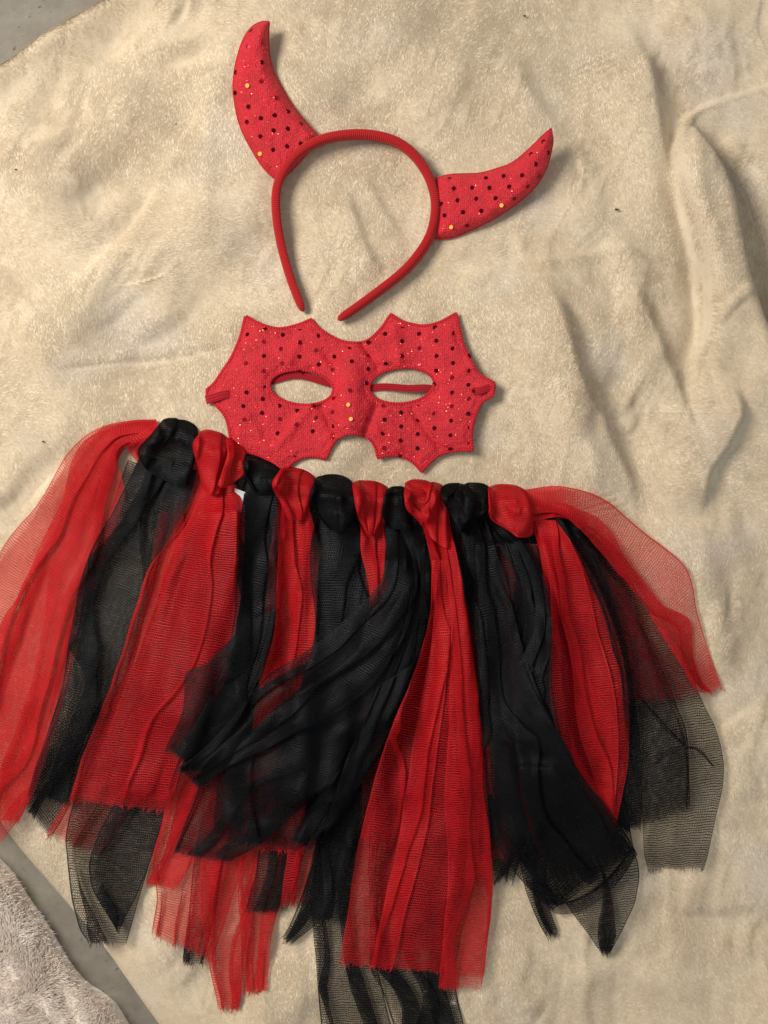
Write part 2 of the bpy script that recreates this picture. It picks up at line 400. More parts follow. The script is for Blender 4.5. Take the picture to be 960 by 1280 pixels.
ridge(ER[:62].tolist(), -16, 26, 3.5, 0.12) if False else None
ridge(ER[2:60:6].tolist(), -20, 4, 30, 0.15)
ridge(EL[26:82:6].tolist(), -13, 20, 3.0, 0.2)
ridge([(905, 170), (940, 215), (975, 235)], 7, 16, 12)
ridge([(880, 420), (900, 390), (935, 360)], 4, 7, 7)
ridge([(868, 300), (890, 292), (915, 300)], 4, 10, 8)
# where the blanket ends: beyond two straight-ish hems it drops to the floor
e1 = spline([(-130, 132), (-60, 108), (0, 72), (40, 40), (75, 18), (110, 0), (170, -40), (260, -130)], 60)
e2 = spline([(-130, 870), (-60, 965), (0, 1058), (70, 1140), (120, 1200), (178, 1282), (280, 1420)], 60)
TL = inside(np.vstack([e1, [(-200, -200)]])); BL = inside(np.vstack([e2, [(-200, 1500)]]))
def outdist(poly):
    best = np.full(XX.shape, 1e9)
    for a, b in zip(poly[:-1], poly[1:]):
        d = b - a; t = np.clip(((XX - a[0]) * d[0] + (YY - a[1]) * d[1]) / (d @ d), 0, 1)
        best = np.minimum(best, np.hypot(XX - a[0] - t * d[0], YY - a[1] - t * d[1]))
    return best
d1 = outdist(e1); d2 = outdist(e2)
D1 = np.where(TL, -d1, d1); D2 = np.where(BL, -d2, d2)      # >0 on the blanket
FLOOR = -52.0
# rounded thick edge at the top, thin hem at the bottom left
Z = np.where(D1 > 0, Z - 8 * np.exp(-D1 / 14), Z)
Z += 7 * np.exp(-((D1 - 16) / 14) ** 2)
zr = np.clip(D2 / 90, 0, 1); Z = Z * zr + (1 - zr) * (FLOOR + 7) * (1 - zr) ** 0.5 * (1 - np.clip(D2 / 90, 0, 1))
Z = Z - np.where(D1 < 10, ((10 - D1) / 10.0) ** 2 * 17, 0) - np.where(D2 < 2, ((2 - D2) / 2.2) ** 2 * 1.6, 0)
def sample(A, X, Y):
    fx = np.clip((np.asarray(X, float) - GX[0]) / 2, 0, len(GX) - 1.001); fy = np.clip((np.asarray(Y, float) - GY[0]) / 2, 0, len(GY) - 1.001)
    i = fx.astype(int); j = fy.astype(int); u = fx - i; v = fy - j
    return (A[j, i] * (1 - u) + A[j, i + 1] * u) * (1 - v) + (A[j + 1, i] * (1 - u) + A[j + 1, i + 1] * u) * v
Zs = blur(np.clip(Z, -12, 60), 6.0)
Zss = blur(np.clip(Z, -12, 60), 22.0)
def ground(X, Y): return sample(Zs, X, Y)
def ground2(X, Y): return np.maximum(sample(Zss, X, Y), sample(Zs, X, Y) - 1)

# floor
fl = mesh('floor', [(-2, -2, FLOOR * S), (2, -2, FLOOR * S), (2, 2, FLOOR * S), (-2, 2, FLOOR * S)], [[0, 1, 2, 3]], M_floor, smooth=False)
fl['kind'] = 'structure'
# blanket sheet: cells outside the hems are dropped, boundary vertices snapped on the hem by a turned-down rim
keepv = (D1 > -16) & (D2 > -9)
idx = quads(len(GY), len(GX)); kv = keepv.ravel(); Fk = idx[kv[idx].all(1)]
def Wf(X, Y, Zz): return np.stack([(X - 480) * S, (640 - Y) * S, Zz * S], -1)
Vb = Wf(XX, YY, Z).reshape(-1, 3)
used = np.zeros(len(Vb), bool); used[Fk.ravel()] = True
remap = np.cumsum(used) - 1
Vu = Vb[used]; Fu = remap[Fk]
blanket = mesh('blanket', Vu, Fu, M_blanket)
blanket['label'] = 'crumpled cream plush blanket spread under the headband, mask and skirt'; blanket['category'] = 'blanket'

def pile(name, X, Y, Z0, length, lean, ang, mat, parent, radius, tone, curl=0.0, lift=1.0, slope=None):
    n = len(X); hc = bpy.data.hair_curves.new(name); hc.add_curves([3] * n)
    L = length; dx = np.cos(ang) * L * lean; dy = np.sin(ang) * L * lean; dz = L * lift + (slope[0] * dx + slope[1] * dy if slope is not None else 0)
    P = np.stack([np.stack([X, Y, Z0 - 0.4], -1), np.stack([X + dx * .4, Y + dy * .4, Z0 + dz * .55 + 0.1 * L * lift], -1),
                  np.stack([X + dx + curl * np.cos(ang * 3), Y + dy + curl * np.sin(ang * 5), Z0 + dz], -1)], 1)
    Wp = Wf(P[..., 0], P[..., 1], P[..., 2]).reshape(-1, 3)
    if parent is not None: Wp = Wp - origin(parent)
    hc.position_data.foreach_set('vector', Wp.astype(np.float32).ravel())
    ra = hc.attributes.get('radius') or hc.attributes.new('radius', 'FLOAT', 'POINT')
    ra.data.foreach_set('value', np.tile(np.array([radius, radius * .8, radius * .3]) * S, n).astype(np.float32))
    t = hc.attributes.new('tone', 'FLOAT', 'CURVE'); t.data.foreach_set('value', tone.astype(np.float32))
    hc.materials.append(mat)
    o = bpy.data.objects.new(name, hc); o.parent = parent; C.objects.link(o); o['kind'] = 'stuff'
    return o
NP = 1150000
px = rng.uniform(-30, 990, NP); py = rng.uniform(-30, 1310, NP)
ok = (sample(D1, px, py) > -5) & (sample(D2, px, py) > 0.5); px = px[ok]; py = py[ok]
patch = np.clip(noise(px / 70, py / 70, 26, 2) * 3.0, 0, 1)
ang = 1.1 + 1.6 * noise(px / 150, py / 150, 21, 2) + 1.6 * patch * noise(px / 13 + py / 40, py / 34, 22, 2) + rng.normal(0, 0.16, len(px))
ln = 4.2 * (1 + 0.12 * noise(px / 14, py / 14, 23, 2)) * rng.uniform(0.85, 1.1, len(px))
pile('plush_pile', px, py, sample(Z, px, py), ln, 1.0, ang, M_blanket, blanket, 0.19, rng.normal(0, 0.05, len(px)) + 0.07 * noise(px / 9, py / 9, 24, 2), lift=0.14, slope=(np.clip(sample(np.gradient(Z, 2.0, axis=1), px, py), -3, 3), np.clip(sample(np.gradient(Z, 2.0, axis=0), px, py), -3, 3)))

# ------------------------------------------------------------------ shaggy rug corner, bottom left
ry = np.arange(1000, 1420, 2.0); rx = np.arange(-260, 240, 2.0)
RX, RY = np.meshgrid(rx, ry)
er = spline([(-280, 900), (-80, 1040), (-10, 1095), (18, 1134), (48, 1178), (74, 1222), (96, 1248), (120, 1264), (144, 1292), (215, 1430)], 60)
best = np.full(RX.shape, 1e9)
for a, b in zip(er[:-1], er[1:]):
    d = b - a; t = np.clip(((RX - a[0]) * d[0] + (RY - a[1]) * d[1]) / (d @ d), 0, 1)
    best = np.minimum(best, np.hypot(RX - a[0] - t * d[0], RY - a[1] - t * d[1]))
xi = np.interp(RY, er[:, 1], er[:, 0]); DR = np.where(RX < xi, best, -best)
dd = np.clip(DR, 0, 60)
RZ = FLOOR + 1 + 36 * (1 - np.exp(-dd / 5)) + 7 * noise(RX / 40, RY / 40, 31, 3) * np.clip(dd / 20, 0, 1) - 9 * np.exp(-((RX - (18 + (RY - 1110) * 0.36)) / 13) ** 2) * np.clip(dd / 10, 0, 1)
RZ = np.where(DR < 0, FLOOR + 1 + DR * 3, RZ)
k = (DR > -6).ravel(); idr = quads(len(ry), len(rx)); idr = idr[k[idr].all(1)]
us = np.zeros(k.size, bool); us[idr.ravel()] = True; rm = np.cumsum(us) - 1
rug = mesh('rug', Wf(RX, RY, RZ).reshape(-1, 3)[us], rm[idr], M_rug)
rug['label'] = 'shaggy pale pinkish fur rug poking in beside the blanket hem on the concrete floor'; rug['category'] = 'rug'
nr = 130000
qx = rng.uniform(-140, 200, nr); qy = rng.uniform(1010, 1380, nr)
fx = (qx - rx[0]) / 2; fy = (qy - ry[0]) / 2; i = fx.astype(int); j = fy.astype(int)
zr_ = RZ[j, i]; dr_ = DR[j, i]; m = dr_ > 1; qx, qy, zr_, dr_ = qx[m], qy[m], zr_[m], dr_[m]
ang = -0.9 + 1.5 * noise(qx / 30, qy / 30, 33, 2) + rng.normal(0, 0.35, len(qx)); ang = ang + rng.normal(0, 0.9, len(qx)) * np.exp(-dr_ / 14)
pile('fur_pile', qx, qy, zr_, 13 * rng.uniform(0.6, 1.2, len(qx)), 0.75, ang, M_rug, rug, 0.36, rng.normal(0, 0.25, len(qx)), curl=1.2, lift=0.6)

# ------------------------------------------------------------------ flat cut shapes (mask, horns)
def dense(P, step=2.0, closed=True, sharp=()):
    """polyline through runs of points; every index in sharp is kept as a corner"""
    P = [tuple(p) for p in P]; n = len(P); out = []
    cs = sorted(sharp) if sharp else [0]
    for a, b in zip(cs, cs[1:] + [cs[0] + n]):
        run = [P[i % n] for i in range(a, b + 1)]
        L = sum(math.dist(run[i], run[i + 1]) for i in range(len(run) - 1))
        out.append(spline(run, max(3, int(L / step) + 1))[:-1])
    return np.vstack(out)
def pip(px, py, poly):
    r = np.zeros(px.shape, bool); n = len(poly)
    for i in range(n):
        (x1, y1), (x2, y2) = poly[i], poly[(i + 1) % n]
        if y1 == y2: continue
        r ^= ((py > min(y1, y2)) & (py <= max(y1, y2))) & (px < x1 + (py - y1) * (x2 - x1) / (y2 - y1))
    return r
def pdist(px, py, loops):
    best = np.full(px.shape, 1e9)
    for poly in loops:
        Q = np.vstack([poly, poly[:1]])
        for a, b in zip(Q[:-1], Q[1:]):
            d = b - a; t = np.clip(((px - a[0]) * d[0] + (py - a[1]) * d[1]) / max(d @ d, 1e-9), 0, 1)
            best = np.minimum(best, np.hypot(px - a[0] - t * d[0], py - a[1] - t * d[1]))
    return best
def flat_mesh(outer, holes, step):
    loops = [outer] + holes; pts = []; edges = []
    for lp in loops:
        o = len(pts); n = len(lp); pts += [tuple(p) for p in lp]; edges += [(o + i, o + (i + 1) % n) for i in range(n)]
    nb = len(pts)
    x0, y0 = outer.min(0); x1, y1 = outer.max(0)
    gx, gy = np.meshgrid(np.arange(x0, x1, step), np.arange(y0, y1, step * .87)); gx = gx + (np.arange(gx.shape[0]) % 2)[:, None] * step / 2
    gx = gx.ravel(); gy = gy.ravel(); ins = pip(gx, gy, outer)
    for h in holes: ins &= ~pip(gx, gy, h)
    gx, gy = gx[ins], gy[ins]; dd = pdist(gx, gy, loops); m = dd > step * 0.55; gx, gy = gx[m], gy[m]
    pts += list(zip(gx, gy))
    v, e, f, *_ = delaunay_2d_cdt([Vector(p) for p in pts], edges, [], 0, 1e-6)
    V = np.array([tuple(p) for p in v])
    F = np.array([list(t) for t in f if len(t) == 3])
    cx = V[F].mean(1); ins = pip(cx[:, 0], cx[:, 1], outer)
    for h in holes: ins &= ~pip(cx[:, 0], cx[:, 1], h)
    F = F[ins]
    # consistent winding, facing the camera (photo y is down, so flip)
    a, b, c = V[F[:, 0]], V[F[:, 1]], V[F[:, 2]]
    ar = (b[:, 0] - a[:, 0]) * (c[:, 1] - a[:, 1]) - (b[:, 1] - a[:, 1]) * (c[:, 0] - a[:, 0])
    F[ar > 0] = F[ar > 0][:, ::-1]
    return V, F, pdist(V[:, 0], V[:, 1], loops)
def shell(name, V, F, top, bot, mat, parent):
    """closed cushion-like body from a flat triangulation with upper and lower heights"""
    A = W(V[:, 0], V[:, 1], top); B = W(V[:, 0], V[:, 1], bot); n = len(V)
    ed = {}
    for t in F:
        for i in range(3):
            a, b = t[i], t[(i + 1) % 3]; kk = (min(a, b), max(a, b)); ed[kk] = None if kk in ed else (a, b)
    side = []
    for kk, e in ed.items():
        if e: a, b = e; side += [(b, a, a + n), (b, a + n, b + n)]
    FF = np.vstack([F, F[:, ::-1] + n, np.array(side)])
    return mesh(name, np.vstack([A, B]), FF, mat, parent)
def tube(name, P, r, mat, parent, seg=8, flat=1.0, cap=True):
    """P: n x 3 pixel-space points"""
    P = np.asarray(P, float); n = len(P); T = np.gradient(P, axis=0); T /= np.linalg.norm(T, axis=1)[:, None]
    up = np.array([0, 0, 1.0]); Sd = np.cross(T, up); Sd /= np.linalg.norm(Sd, axis=1)[:, None]; U = np.cross(Sd, T)
    r = np.broadcast_to(np.asarray(r, float), (n,)); a = np.linspace(0, 2 * np.pi, seg, endpoint=False)
    ring = P[:, None] + r[:, None, None] * (np.cos(a)[None, :, None] * Sd[:, None] + flat * np.sin(a)[None, :, None] * U[:, None])
    s = np.r_[0, np.cumsum(np.linalg.norm(np.diff(P, axis=0), axis=1))]
    uv = np.stack([np.repeat(s, seg), np.tile(a * 3, n)], -1)
    V = W(ring[..., 0], ring[..., 1], ring[..., 2]).reshape(-1, 3); F = quads(n, seg, True).tolist()
    if cap: F += [list(range(seg))[::-1], [(n - 1) * seg + i for i in range(seg)]]
    return mesh(name, V, F, mat, parent, uv=uv)

# sequin: a thin cupped disc, shared mesh data
def seq_mesh(mat):
    n = 14; a = np.linspace(0, 2 * np.pi, n, endpoint=False); R = 2.75
    V = [(0, 0, 0.10)] + [(R * .88 * math.cos(t), R * .88 * math.sin(t), 0.16) for t in a] + [(R * math.cos(t), R * math.sin(t), -0.1) for t in a]
    F = [(0, 1 + i, 1 + (i + 1) % n) for i in range(n)] + [(1 + i, 1 + n + i, 1 + n + (i + 1) % n, 1 + (i + 1) % n) for i in range(n)]
    me = bpy.data.meshes.new('sequin'); me.from_pydata([(x * S, y * S, z * S) for x, y, z in V], [], F); me.materials.append(mat)
    return me
SEQ = [seq_mesh(M_seq), seq_mesh(M_seq2), seq_mesh(M_seq3)]
def sequin(x, y, zf, parent, kind=0, lab=None):
    z = float(zf(np.array([x]), np.array([y]))[0]); e = 2.0
    gx = (float(zf(np.array([x + e]), np.array([y]))[0]) - z) / e; gy = (float(zf(np.array([x]), np.array([y + e]))[0]) - z) / e
    nrm = Vector((-gx, gy, 1.0)).normalized()
    nrm = (nrm + Vector((random.uniform(-.07, .07), random.uniform(-.07, .07), 0))).normalized()
    p = Vector(W(x, y, z + 0.5).tolist())
    if kind == 2:
        nrm = ((LP - p).normalized() + (Vector((0, 0, H * S)) - p).normalized()).normalized()
        p.z += 1.2 * S
    elif nrm.dot(((LP - p).normalized() + Vector((0, 0, 1))).normalized()) > 0.945: nrm = (nrm + Vector((.22, -.16, 0))).normalized()
    o = bpy.data.objects.new('sequin', SEQ[kind]); o.location = p - Vector(origin(parent).tolist())
    o.rotation_euler = nrm.to_track_quat('Z', 'Y').to_euler(); o.parent = parent; C.objects.link(o)

# ------------------------------------------------------------------ headband with horns
hb = empty('devil_horn_headband', 445, 280, 'red devil horn headband with two stuffed sequinned horns, lying above the mask', 'headband', Z=0)
cl = spline([(380, 389), (377, 384), (362.6, 347), (350.5, 302.5), (345, 262), (346.6, 233.4), (356, 212), (372, 192.5), (397, 177), (425.6, 169.8), (458, 168.6), (490.6, 175.6), (515, 191.5), (533.3, 216), (542.6, 241.6), (544.4, 266), (537.8, 294.4), (523, 318.8), (502.8, 341), (474.4, 363.4), (442, 387), (422, 400)], 260)
n = len(cl); t = np.linspace(0, 1, n); T = np.gradient(cl, axis=0); T /= np.linalg.norm(T, axis=1)[:, None]; N = np.stack([-T[:, 1], T[:, 0]], -1)
zb0 = np.max(ground(cl[:, 0], cl[:, 1])[None]) * 0 + blur(ground(cl[:, 0], cl[:, 1])[None].repeat(3, 0), 8)[1] + 3.5
endt = np.clip(np.minimum(t, 1 - t) / 0.025, 0, 1); endt = np.sqrt(1 - (1 - endt) ** 2) * 0.85 + 0.15
thick = (5.0 + 1.3 * np.sin(np.pi * t) ** 1.5) * endt; high = (7.0 + 5.0 * np.sin(np.pi * t) ** 1.2) * endt
zc = zb0 + (7.0 + 5.0 * np.sin(np.pi * t) ** 1.2) + 1
seg = 22; a = np.linspace(0, 2 * np.pi, seg, endpoint=False)
ca = np.sign(np.cos(a)) * np.abs(np.cos(a)) ** 0.7; sa = np.sign(np.sin(a)) * np.abs(np.sin(a)) ** 0.7
lean = 0.12
X = cl[:, 0, None] + N[:, 0, None] * thick[:, None] * ca + N[:, 0, None] * 0 + lean * (sa * high[:, None]) * N[:, 0, None]
Y = cl[:, 1, None] + N[:, 1, None] * thick[:, None] * ca + lean * (sa * high[:, None]) * N[:, 1, None]
Zt = zc[:, None] + high[:, None] * sa
kk = H / (H - zc)                   # the outline was measured in the photograph
s_ = np.r_[0, np.cumsum(np.linalg.norm(np.diff(cl, axis=0), axis=1))]
F = quads(n, seg, True).tolist() + [list(range(seg))[::-1], [(n - 1) * seg + i for i in range(seg)]]
Xc = 480 + (X - 480); Yc = 640 + (Y - 640)
kz = (H - zc)[:, None] / H
V = np.stack([(Xc - 480) * kz * S, (640 - Yc) * kz * S, Zt * S], -1).reshape(-1, 3)
mesh('band', V, F, M_band, hb, uv=np.stack([np.repeat(s_, seg), np.tile(a * 4, n)], -1))

def horn(outline, sharp, zbase, ztip, tip, basep, seqs, bright, faint, off, sc_, seed, swap):
    O = dense(outline, 2.0, sharp=sharp); V, F, D = flat_mesh(O, [], 4.0)
    tip = np.array(tip); basep = np.array(basep); ax = (tip - basep); L = np.linalg.norm(ax)
    g0 = float(ground(basep[0], basep[1])) - 1.0
    far = np.hypot(O[:, 0] - basep[0], O[:, 1] - basep[1]) > 0.45 * L
    gt = max(0.0, float(np.max(ground(O[far, 0], O[far, 1]))) - g0 - 6)
    def zmid(x, y):
        f = np.clip(((x - basep[0]) * ax[0] + (y - basep[1]) * ax[1]) / L ** 2, 0, 1)
        return zbase + g0 + (ztip - zbase) * f ** 1.5 + gt * f ** 0.8
    def puff(x, y, d):
        q = np.clip(d / 20.0, 0, 1); return 14.0 * np.sqrt(np.maximum(1 - (1 - q) ** 2, 0)) * (1 + 0.14 * noise(x / 22, y / 22, seed, 2)) - 1.6 * np.exp(-((d - 4.0) / 1.5) ** 2)
    top = zmid(V[:, 0], V[:, 1]) + puff(V[:, 0], V[:, 1], D) + 0.9; bot = zmid(V[:, 0], V[:, 1]) - np.maximum(puff(V[:, 0], V[:, 1], D), 0) * 0.75 - 0.9
    o = shell('horn', V, F, top, bot, M_glit, hb)
    # seam cord along the outline
    zz = zmid(O[:, 0], O[:, 1]); q = np.vstack([np.c_[O, zz], np.r_[O[0], zz[0]][None]])
    tube('seam', q, 1.15, M_thread, o, 6, cap=False)
    zf = lambda x, y: zmid(x, y) + puff(x, y, pdist(x, y, [O])) + 0.9
    for lst, kind in ((seqs, 0), (faint, 1), (bright, 2)):
        for (x, y) in lst: sequin(off[0] + x / sc_, off[1] + y / sc_, zf, o, kind)
    return o
random.seed(3)
horn([(336.5, 27), (335.6, 44.4), (336.4, 65), (341.3, 88), (351.7, 108.5), (365.4, 131.5), (381.4, 152), (399, 171), (380, 196), (350, 228), (338, 218.5), (324, 202.5), (308, 175), (297.8, 149.8), (293, 124.6), (291.6, 106), (294.4, 81), (302.4, 53.5), (312.7, 36), (325, 28)],
     [0, 7, 9], 9, 22, (330, 40), (372, 200),
     [(230, 118), (218, 210), (294, 295), (148, 350), (146, 463), (220, 538), (211, 622), (289, 601), (364, 585), (438, 563), (510, 630), (436, 658), (357, 668), (285, 700), (356, 774), (431, 754), (506, 740), (578, 713)],
     [(215, 425), (283, 797)], [(215, 312), (372, 490), (290, 400), (300, 190)], (260, 10), 4.364, 41, 0)
horn([(689, 160.5), (690.5, 180.6), (681.6, 213), (665, 237.5), (641, 257.8), (612.5, 276), (584, 289.5), (562, 297.6), (540, 298), (541, 260), (545.5, 223), (561.7, 218.5), (580, 217.5), (600, 216.5), (620.6, 211), (641, 203), (661, 186.7), (677.5, 170.5)],
     [0, 8, 10], 9, 40, (686, 170), (545, 262),
     [(595, 202), (609, 235), (620, 272), (637, 308), (707, 202), (665, 233), (678, 267), (693, 304), (650, 350), (718, 233), (737, 265), (762, 197), (779, 230), (795, 267), (819, 195), (837, 230), (861, 160), (845, 128), (883, 90), (899, 125), (875, 200), (570, 283), (580, 318)],
     [(600, 355), (755, 288)], [], (320, 140), 2.4615, 43, 1)

# ------------------------------------------------------------------ mask
mk = empty('eye_mask', 440, 490, 'red sequinned bat-shaped eye mask with scalloped edge, between headband and skirt', 'mask')
MO = [(307, 395.4), (325, 405), (347.5, 411), (370, 407), (389, 399.5), (398, 410), (412.5, 420), (432.8, 428), (457, 427), (475.5, 412), (488.9, 393), (499, 400), (512, 405), (531, 407.5), (551, 402.5), (570, 392),
      (577, 424.7), (587, 449), (599.4, 468), (617.6, 479), (616, 493.7), (602, 503), (593, 522), (589, 542.5), (590.4, 562.8), (571, 562.8), (550.6, 567.7), (538, 577), (527, 589), (518, 579), (506, 571.5), (489.7, 568.5), (472.6, 572),
      (469, 558.8), (460.5, 547.4), (441, 541.7), (424.7, 545.8), (414.5, 556.7), (407.6, 573), (388, 570), (370, 575), (350, 592), (338, 578), (320, 568), (289, 566), (288, 545), (282.5, 522), (270, 506), (259, 497), (259, 487), (268, 479), (280.5, 461), (290.6, 445), (300.8, 420.6)]
O = dense(MO, 1.8, sharp=[0, 4, 10, 15, 19, 20, 24, 28, 32, 38, 41, 44, 48, 49])
def ell(cx, cyy, ra, rb, rot):
    t = np.linspace(0, 2 * np.pi, 72, endpoint=False); x = ra * np.cos(t); y = rb * np.sin(t) * (1 + 0.0 * x)
    x, y = np.sign(np.cos(t)) * np.abs(np.cos(t)) ** 1.0 * ra, y
    c, s = math.cos(rot), math.sin(rot); return np.stack([cx + c * x - s * y, cyy + s * x + c * y], -1)
E1 = ell(376.8, 484.3, 40.5, 22.0, 0.10); E2 = ell(502, 482, 41.3, 22.8, -0.10)
V, F, D = flat_mesh(O, [E1, E2], 3.2)
def gline(x, y, a, b, wdt):
    a = np.array(a, float); b = np.array(b, float); d = b - a; t = np.clip(((x - a[0]) * d[0] + (y - a[1]) * d[1]) / (d @ d), 0, 1)
    dd = np.hypot(x - a[0] - t * d[0], y - a[1] - t * d[1]); return np.exp(-(dd / wdt) ** 2)
def mz(x, y, d):
    z = ground2(x, y) + 8.0
    z = z + 2.6 * (1 - np.exp(-d / 4.0)) - 2.6 * np.exp(-((d - 5.5) / 1.3) ** 2)
    z = z + 9.0 * np.exp(-(((x - 439) / 17) ** 2)) * np.clip((y - 415) / 60, 0, 1)         # nose bridge
    z = z + 3.2 * gline(x, y, (330, 410), (300, 500), 26) + 3.0 * gline(x, y, (545, 410), (575, 520), 30)
    for a, b, A, wd in (((452, 428), (472, 458), -3.0, 4), ((405, 440), (418, 455), -2.4, 5), ((402, 508), (420, 545), -2.6, 5), ((455, 545), (470, 508), -3.0, 4), ((515, 512), (548, 560), -2.4, 3.5),
                        ((360, 455), (372, 425), 1.6, 6), ((390, 505), (345, 560), 1.8, 6), ((500, 455), (492, 412), 1.4, 6), ((545, 480), (598, 455), 1.3, 5), ((470, 540), (500, 560), 1.8, 5), ((310, 520), (330, 560), 1.5, 7), ((425, 470), (430, 530), 1.4, 5)):
        z = z + 1.9 * A * gline(x, y, a, b, wd)
    return z + 1.6 * noise(x / 26, y / 26, 51, 2) + 9 * np.clip((x - 540) / 75, 0, 1) ** 1.5 + 4 * np.clip((320 - x) / 60, 0, 1) ** 1.5
top = mz(V[:, 0], V[:, 1], D); bot = top - 4.2
mf = shell('mask_front', V, F, top, bot, M_glit, mk)
for lp, nm in ((O, 'piping'), (E1, 'piping'), (E2, 'piping')):
    zz = mz(lp[:, 0], lp[:, 1], np.zeros(len(lp))) - 1.2; q = np.vstack([np.c_[lp, zz], np.r_[lp[0], zz[0]][None]])
    tube(nm, q, 2.3, M_thread, mf, 8, cap=False)
loops = [O, E1, E2]
zf = lambda x, y: mz(x, y, pdist(x, y, loops))
SQ = [(145,93),(200,77),(255,95),(307,77),(307,118),(365,98),(306,162),(365,186),(413,162),(197,160),(307,205),(143,272),(197,252),(193,292),(77,284),(191,335),(245,313),(299,328),(352,312),(347,392),(293,465),(461,135),(467,176),(518,118),(518,200),(570,92),(622,70),(674,92),(622,114),(622,160),(571,184),(727,113),(723,72),(780,90),(777,137),(728,160),(779,182),(727,205),(828,160),(827,205),(826,249),(845,270),(776,273),(825,337),(773,359),(823,380),(721,382),(771,404),(770,446),(822,428),(619,334),(568,356),(619,377),(669,357),(562,399),(670,400),(617,420),(669,444),(615,465),(720,247),(512,243),(133,314),(408,376),(239,398)]
SF = [(249,138),(357,142),(197,116),(196,206),(408,202),(142,183),(253,183),(246,354),(137,356),(297,371),(357,350),(408,333),(411,290),(405,412),(517,158),(462,266),(675,136),(674,184),(775,226),(827,292),(775,315),(721,426),(564,313),(566,443),(719,337),(515,353),(668,312)]
for lst, kind in ((SQ, 0), (SF, 1), ([(456, 310), (464, 354)], 2)):
    for (x, y) in lst: sequin(250 + x / 2.4615, 380 + y / 2.4615, zf, mf, kind)
# stitched border line, a few pixels inside every cut edge
VS, FS = [], []
for lp, sgn in ((O, 1), (E1, -1), (E2, -1)):
    L_ = np.linalg.norm(np.diff(np.vstack([lp, lp[:1]]), axis=0), axis=1).sum(); q = np.vstack([lp, lp[:1]])
    s_ = np.r_[0, np.cumsum(np.linalg.norm(np.diff(q, axis=0), axis=1))]; tt_ = np.arange(0, L_, 3.6)
    P_ = np.stack([np.interp(tt_, s_, q[:, 0]), np.interp(tt_, s_, q[:, 1])], -1); T_ = np.roll(P_, -1, 0) - np.roll(P_, 1, 0); T_ /= np.linalg.norm(T_, axis=1)[:, None]
    N_ = np.stack([-T_[:, 1], T_[:, 0]], -1)
    for side in (1, -1):
        Q_ = P_ + N_ * side * 5.5; inn = pip(Q_[:, 0], Q_[:, 1], O) & ~pip(Q_[:, 0], Q_[:, 1], E1) & ~pip(Q_[:, 0], Q_[:, 1], E2)
        d_ = pdist(Q_[:, 0], Q_[:, 1], loops); zq = zf(Q_[:, 0], Q_[:, 1])
        for i_ in np.nonzero(inn & (d_ > 4.8))[0]:
            o_ = len(VS)
            for e_ in (-1.25, 1.25):
                for sx, sz in ((-.5, -.3), (.5, -.3), (.3, .75), (-.3, .75)):
                    VS.append(W(Q_[i_, 0] + T_[i_, 0] * e_ + N_[i_, 0] * sx, Q_[i_, 1] + T_[i_, 1] * e_ + N_[i_, 1] * sx, zq[i_] + sz))
            FS += [(o_ + a_, o_ + (a_ + 1) % 4, o_ + 4 + (a_ + 1) % 4, o_ + 4 + a_) for a_ in range(4)] + [(o_, o_ + 3, o_ + 2, o_ + 1), (o_ + 4, o_ + 5, o_ + 6, o_ + 7)]
st_ = mesh('stitching', VS, FS, mat_simple('dark_red_thread', (0.30, 0.008, 0.016, 1), 0.6), mf); st_['kind'] = 'stuff'
# elastic strap: knotted round the left ear, crossing behind the eye holes, threaded at the right
def ribbon(name, P, wdt, mat, parent, th=1.4):
    P = spline(P, 80); T = np.gradient(P[:, :2], axis=0); T /= np.linalg.norm(T, axis=1)[:, None]; Nn = np.stack([-T[:, 1], T[:, 0]], -1)
    r = []
    for sx, sz in ((-1, 0), (-0.95, th), (-.5, th * 1.2), (-.2, th * .9), (.2, th * 1.25), (.5, th * .9), (.95, th), (1, 0)):
        r.append(np.c_[P[:, :2] + Nn * sx * wdt / 2, P[:, 2] + sz])
    G = np.stack(r, 1); s = np.r_[0, np.cumsum(np.linalg.norm(np.diff(P, axis=0), axis=1))]
    uv = np.stack([np.tile(np.array([0, 0.3, 3, 4.2, 6.4, 7.6, 9.7, 10.0]), len(P)), np.repeat(s, 8)], -1)
    return mesh(name, W(G[..., 0], G[..., 1], G[..., 2]).reshape(-1, 3), quads(len(P), 8, True), mat, parent, uv=uv)
g = float(ground2(np.array([480.]), np.array([480.]))[0])
ribbon('elastic_strap', [(300, 492, g + 4), (338, 477, g + 4), (372, 469, g + 5), (412, 479, g + 5), (450, 486, g + 3), (480, 483.5, g + 4), (510, 485.5, g + 5), (530, 484.8, g + 5.5), (550, 486.5, g + 4), (590, 488, g + 6)], 9, M_elastic, mk)
z1 = float(zf(np.array([275.]), np.array([492.]))[0]); z2 = float(zf(np.array([598.]), np.array([488.]))[0])
ribbon('elastic_end', [(286, 493, z1 + 0.5), (278, 494, z1 + 2.4), (268, 497, z1 + 2.4), (261, 499, z1 + 0.5), (257, 500, z1 - 5)], 11, M_elastic, mk)
ribbon('elastic_end', [(594, 489, z2 - 1.5), (600, 488, z2 + 2.0), (609, 485, z2 + 2.4), (616, 483, z2 + 1.5), (619, 482, z2 - 4)], 9, M_elastic, mk)
a = np.linspace(0, 2 * np.pi, 20)
for ex, ey in ((281.5, 493.5), (593.5, 488.5)):
    zz = float(zf(np.array([ex]), np.array([ey]))[0])
    tube('eyelet', np.c_[ex + 4.2 * np.cos(a), ey + 4.0 * np.sin(a), np.full(20, zz + .6)], 1.1, M_thread, mk, 6, cap=False)

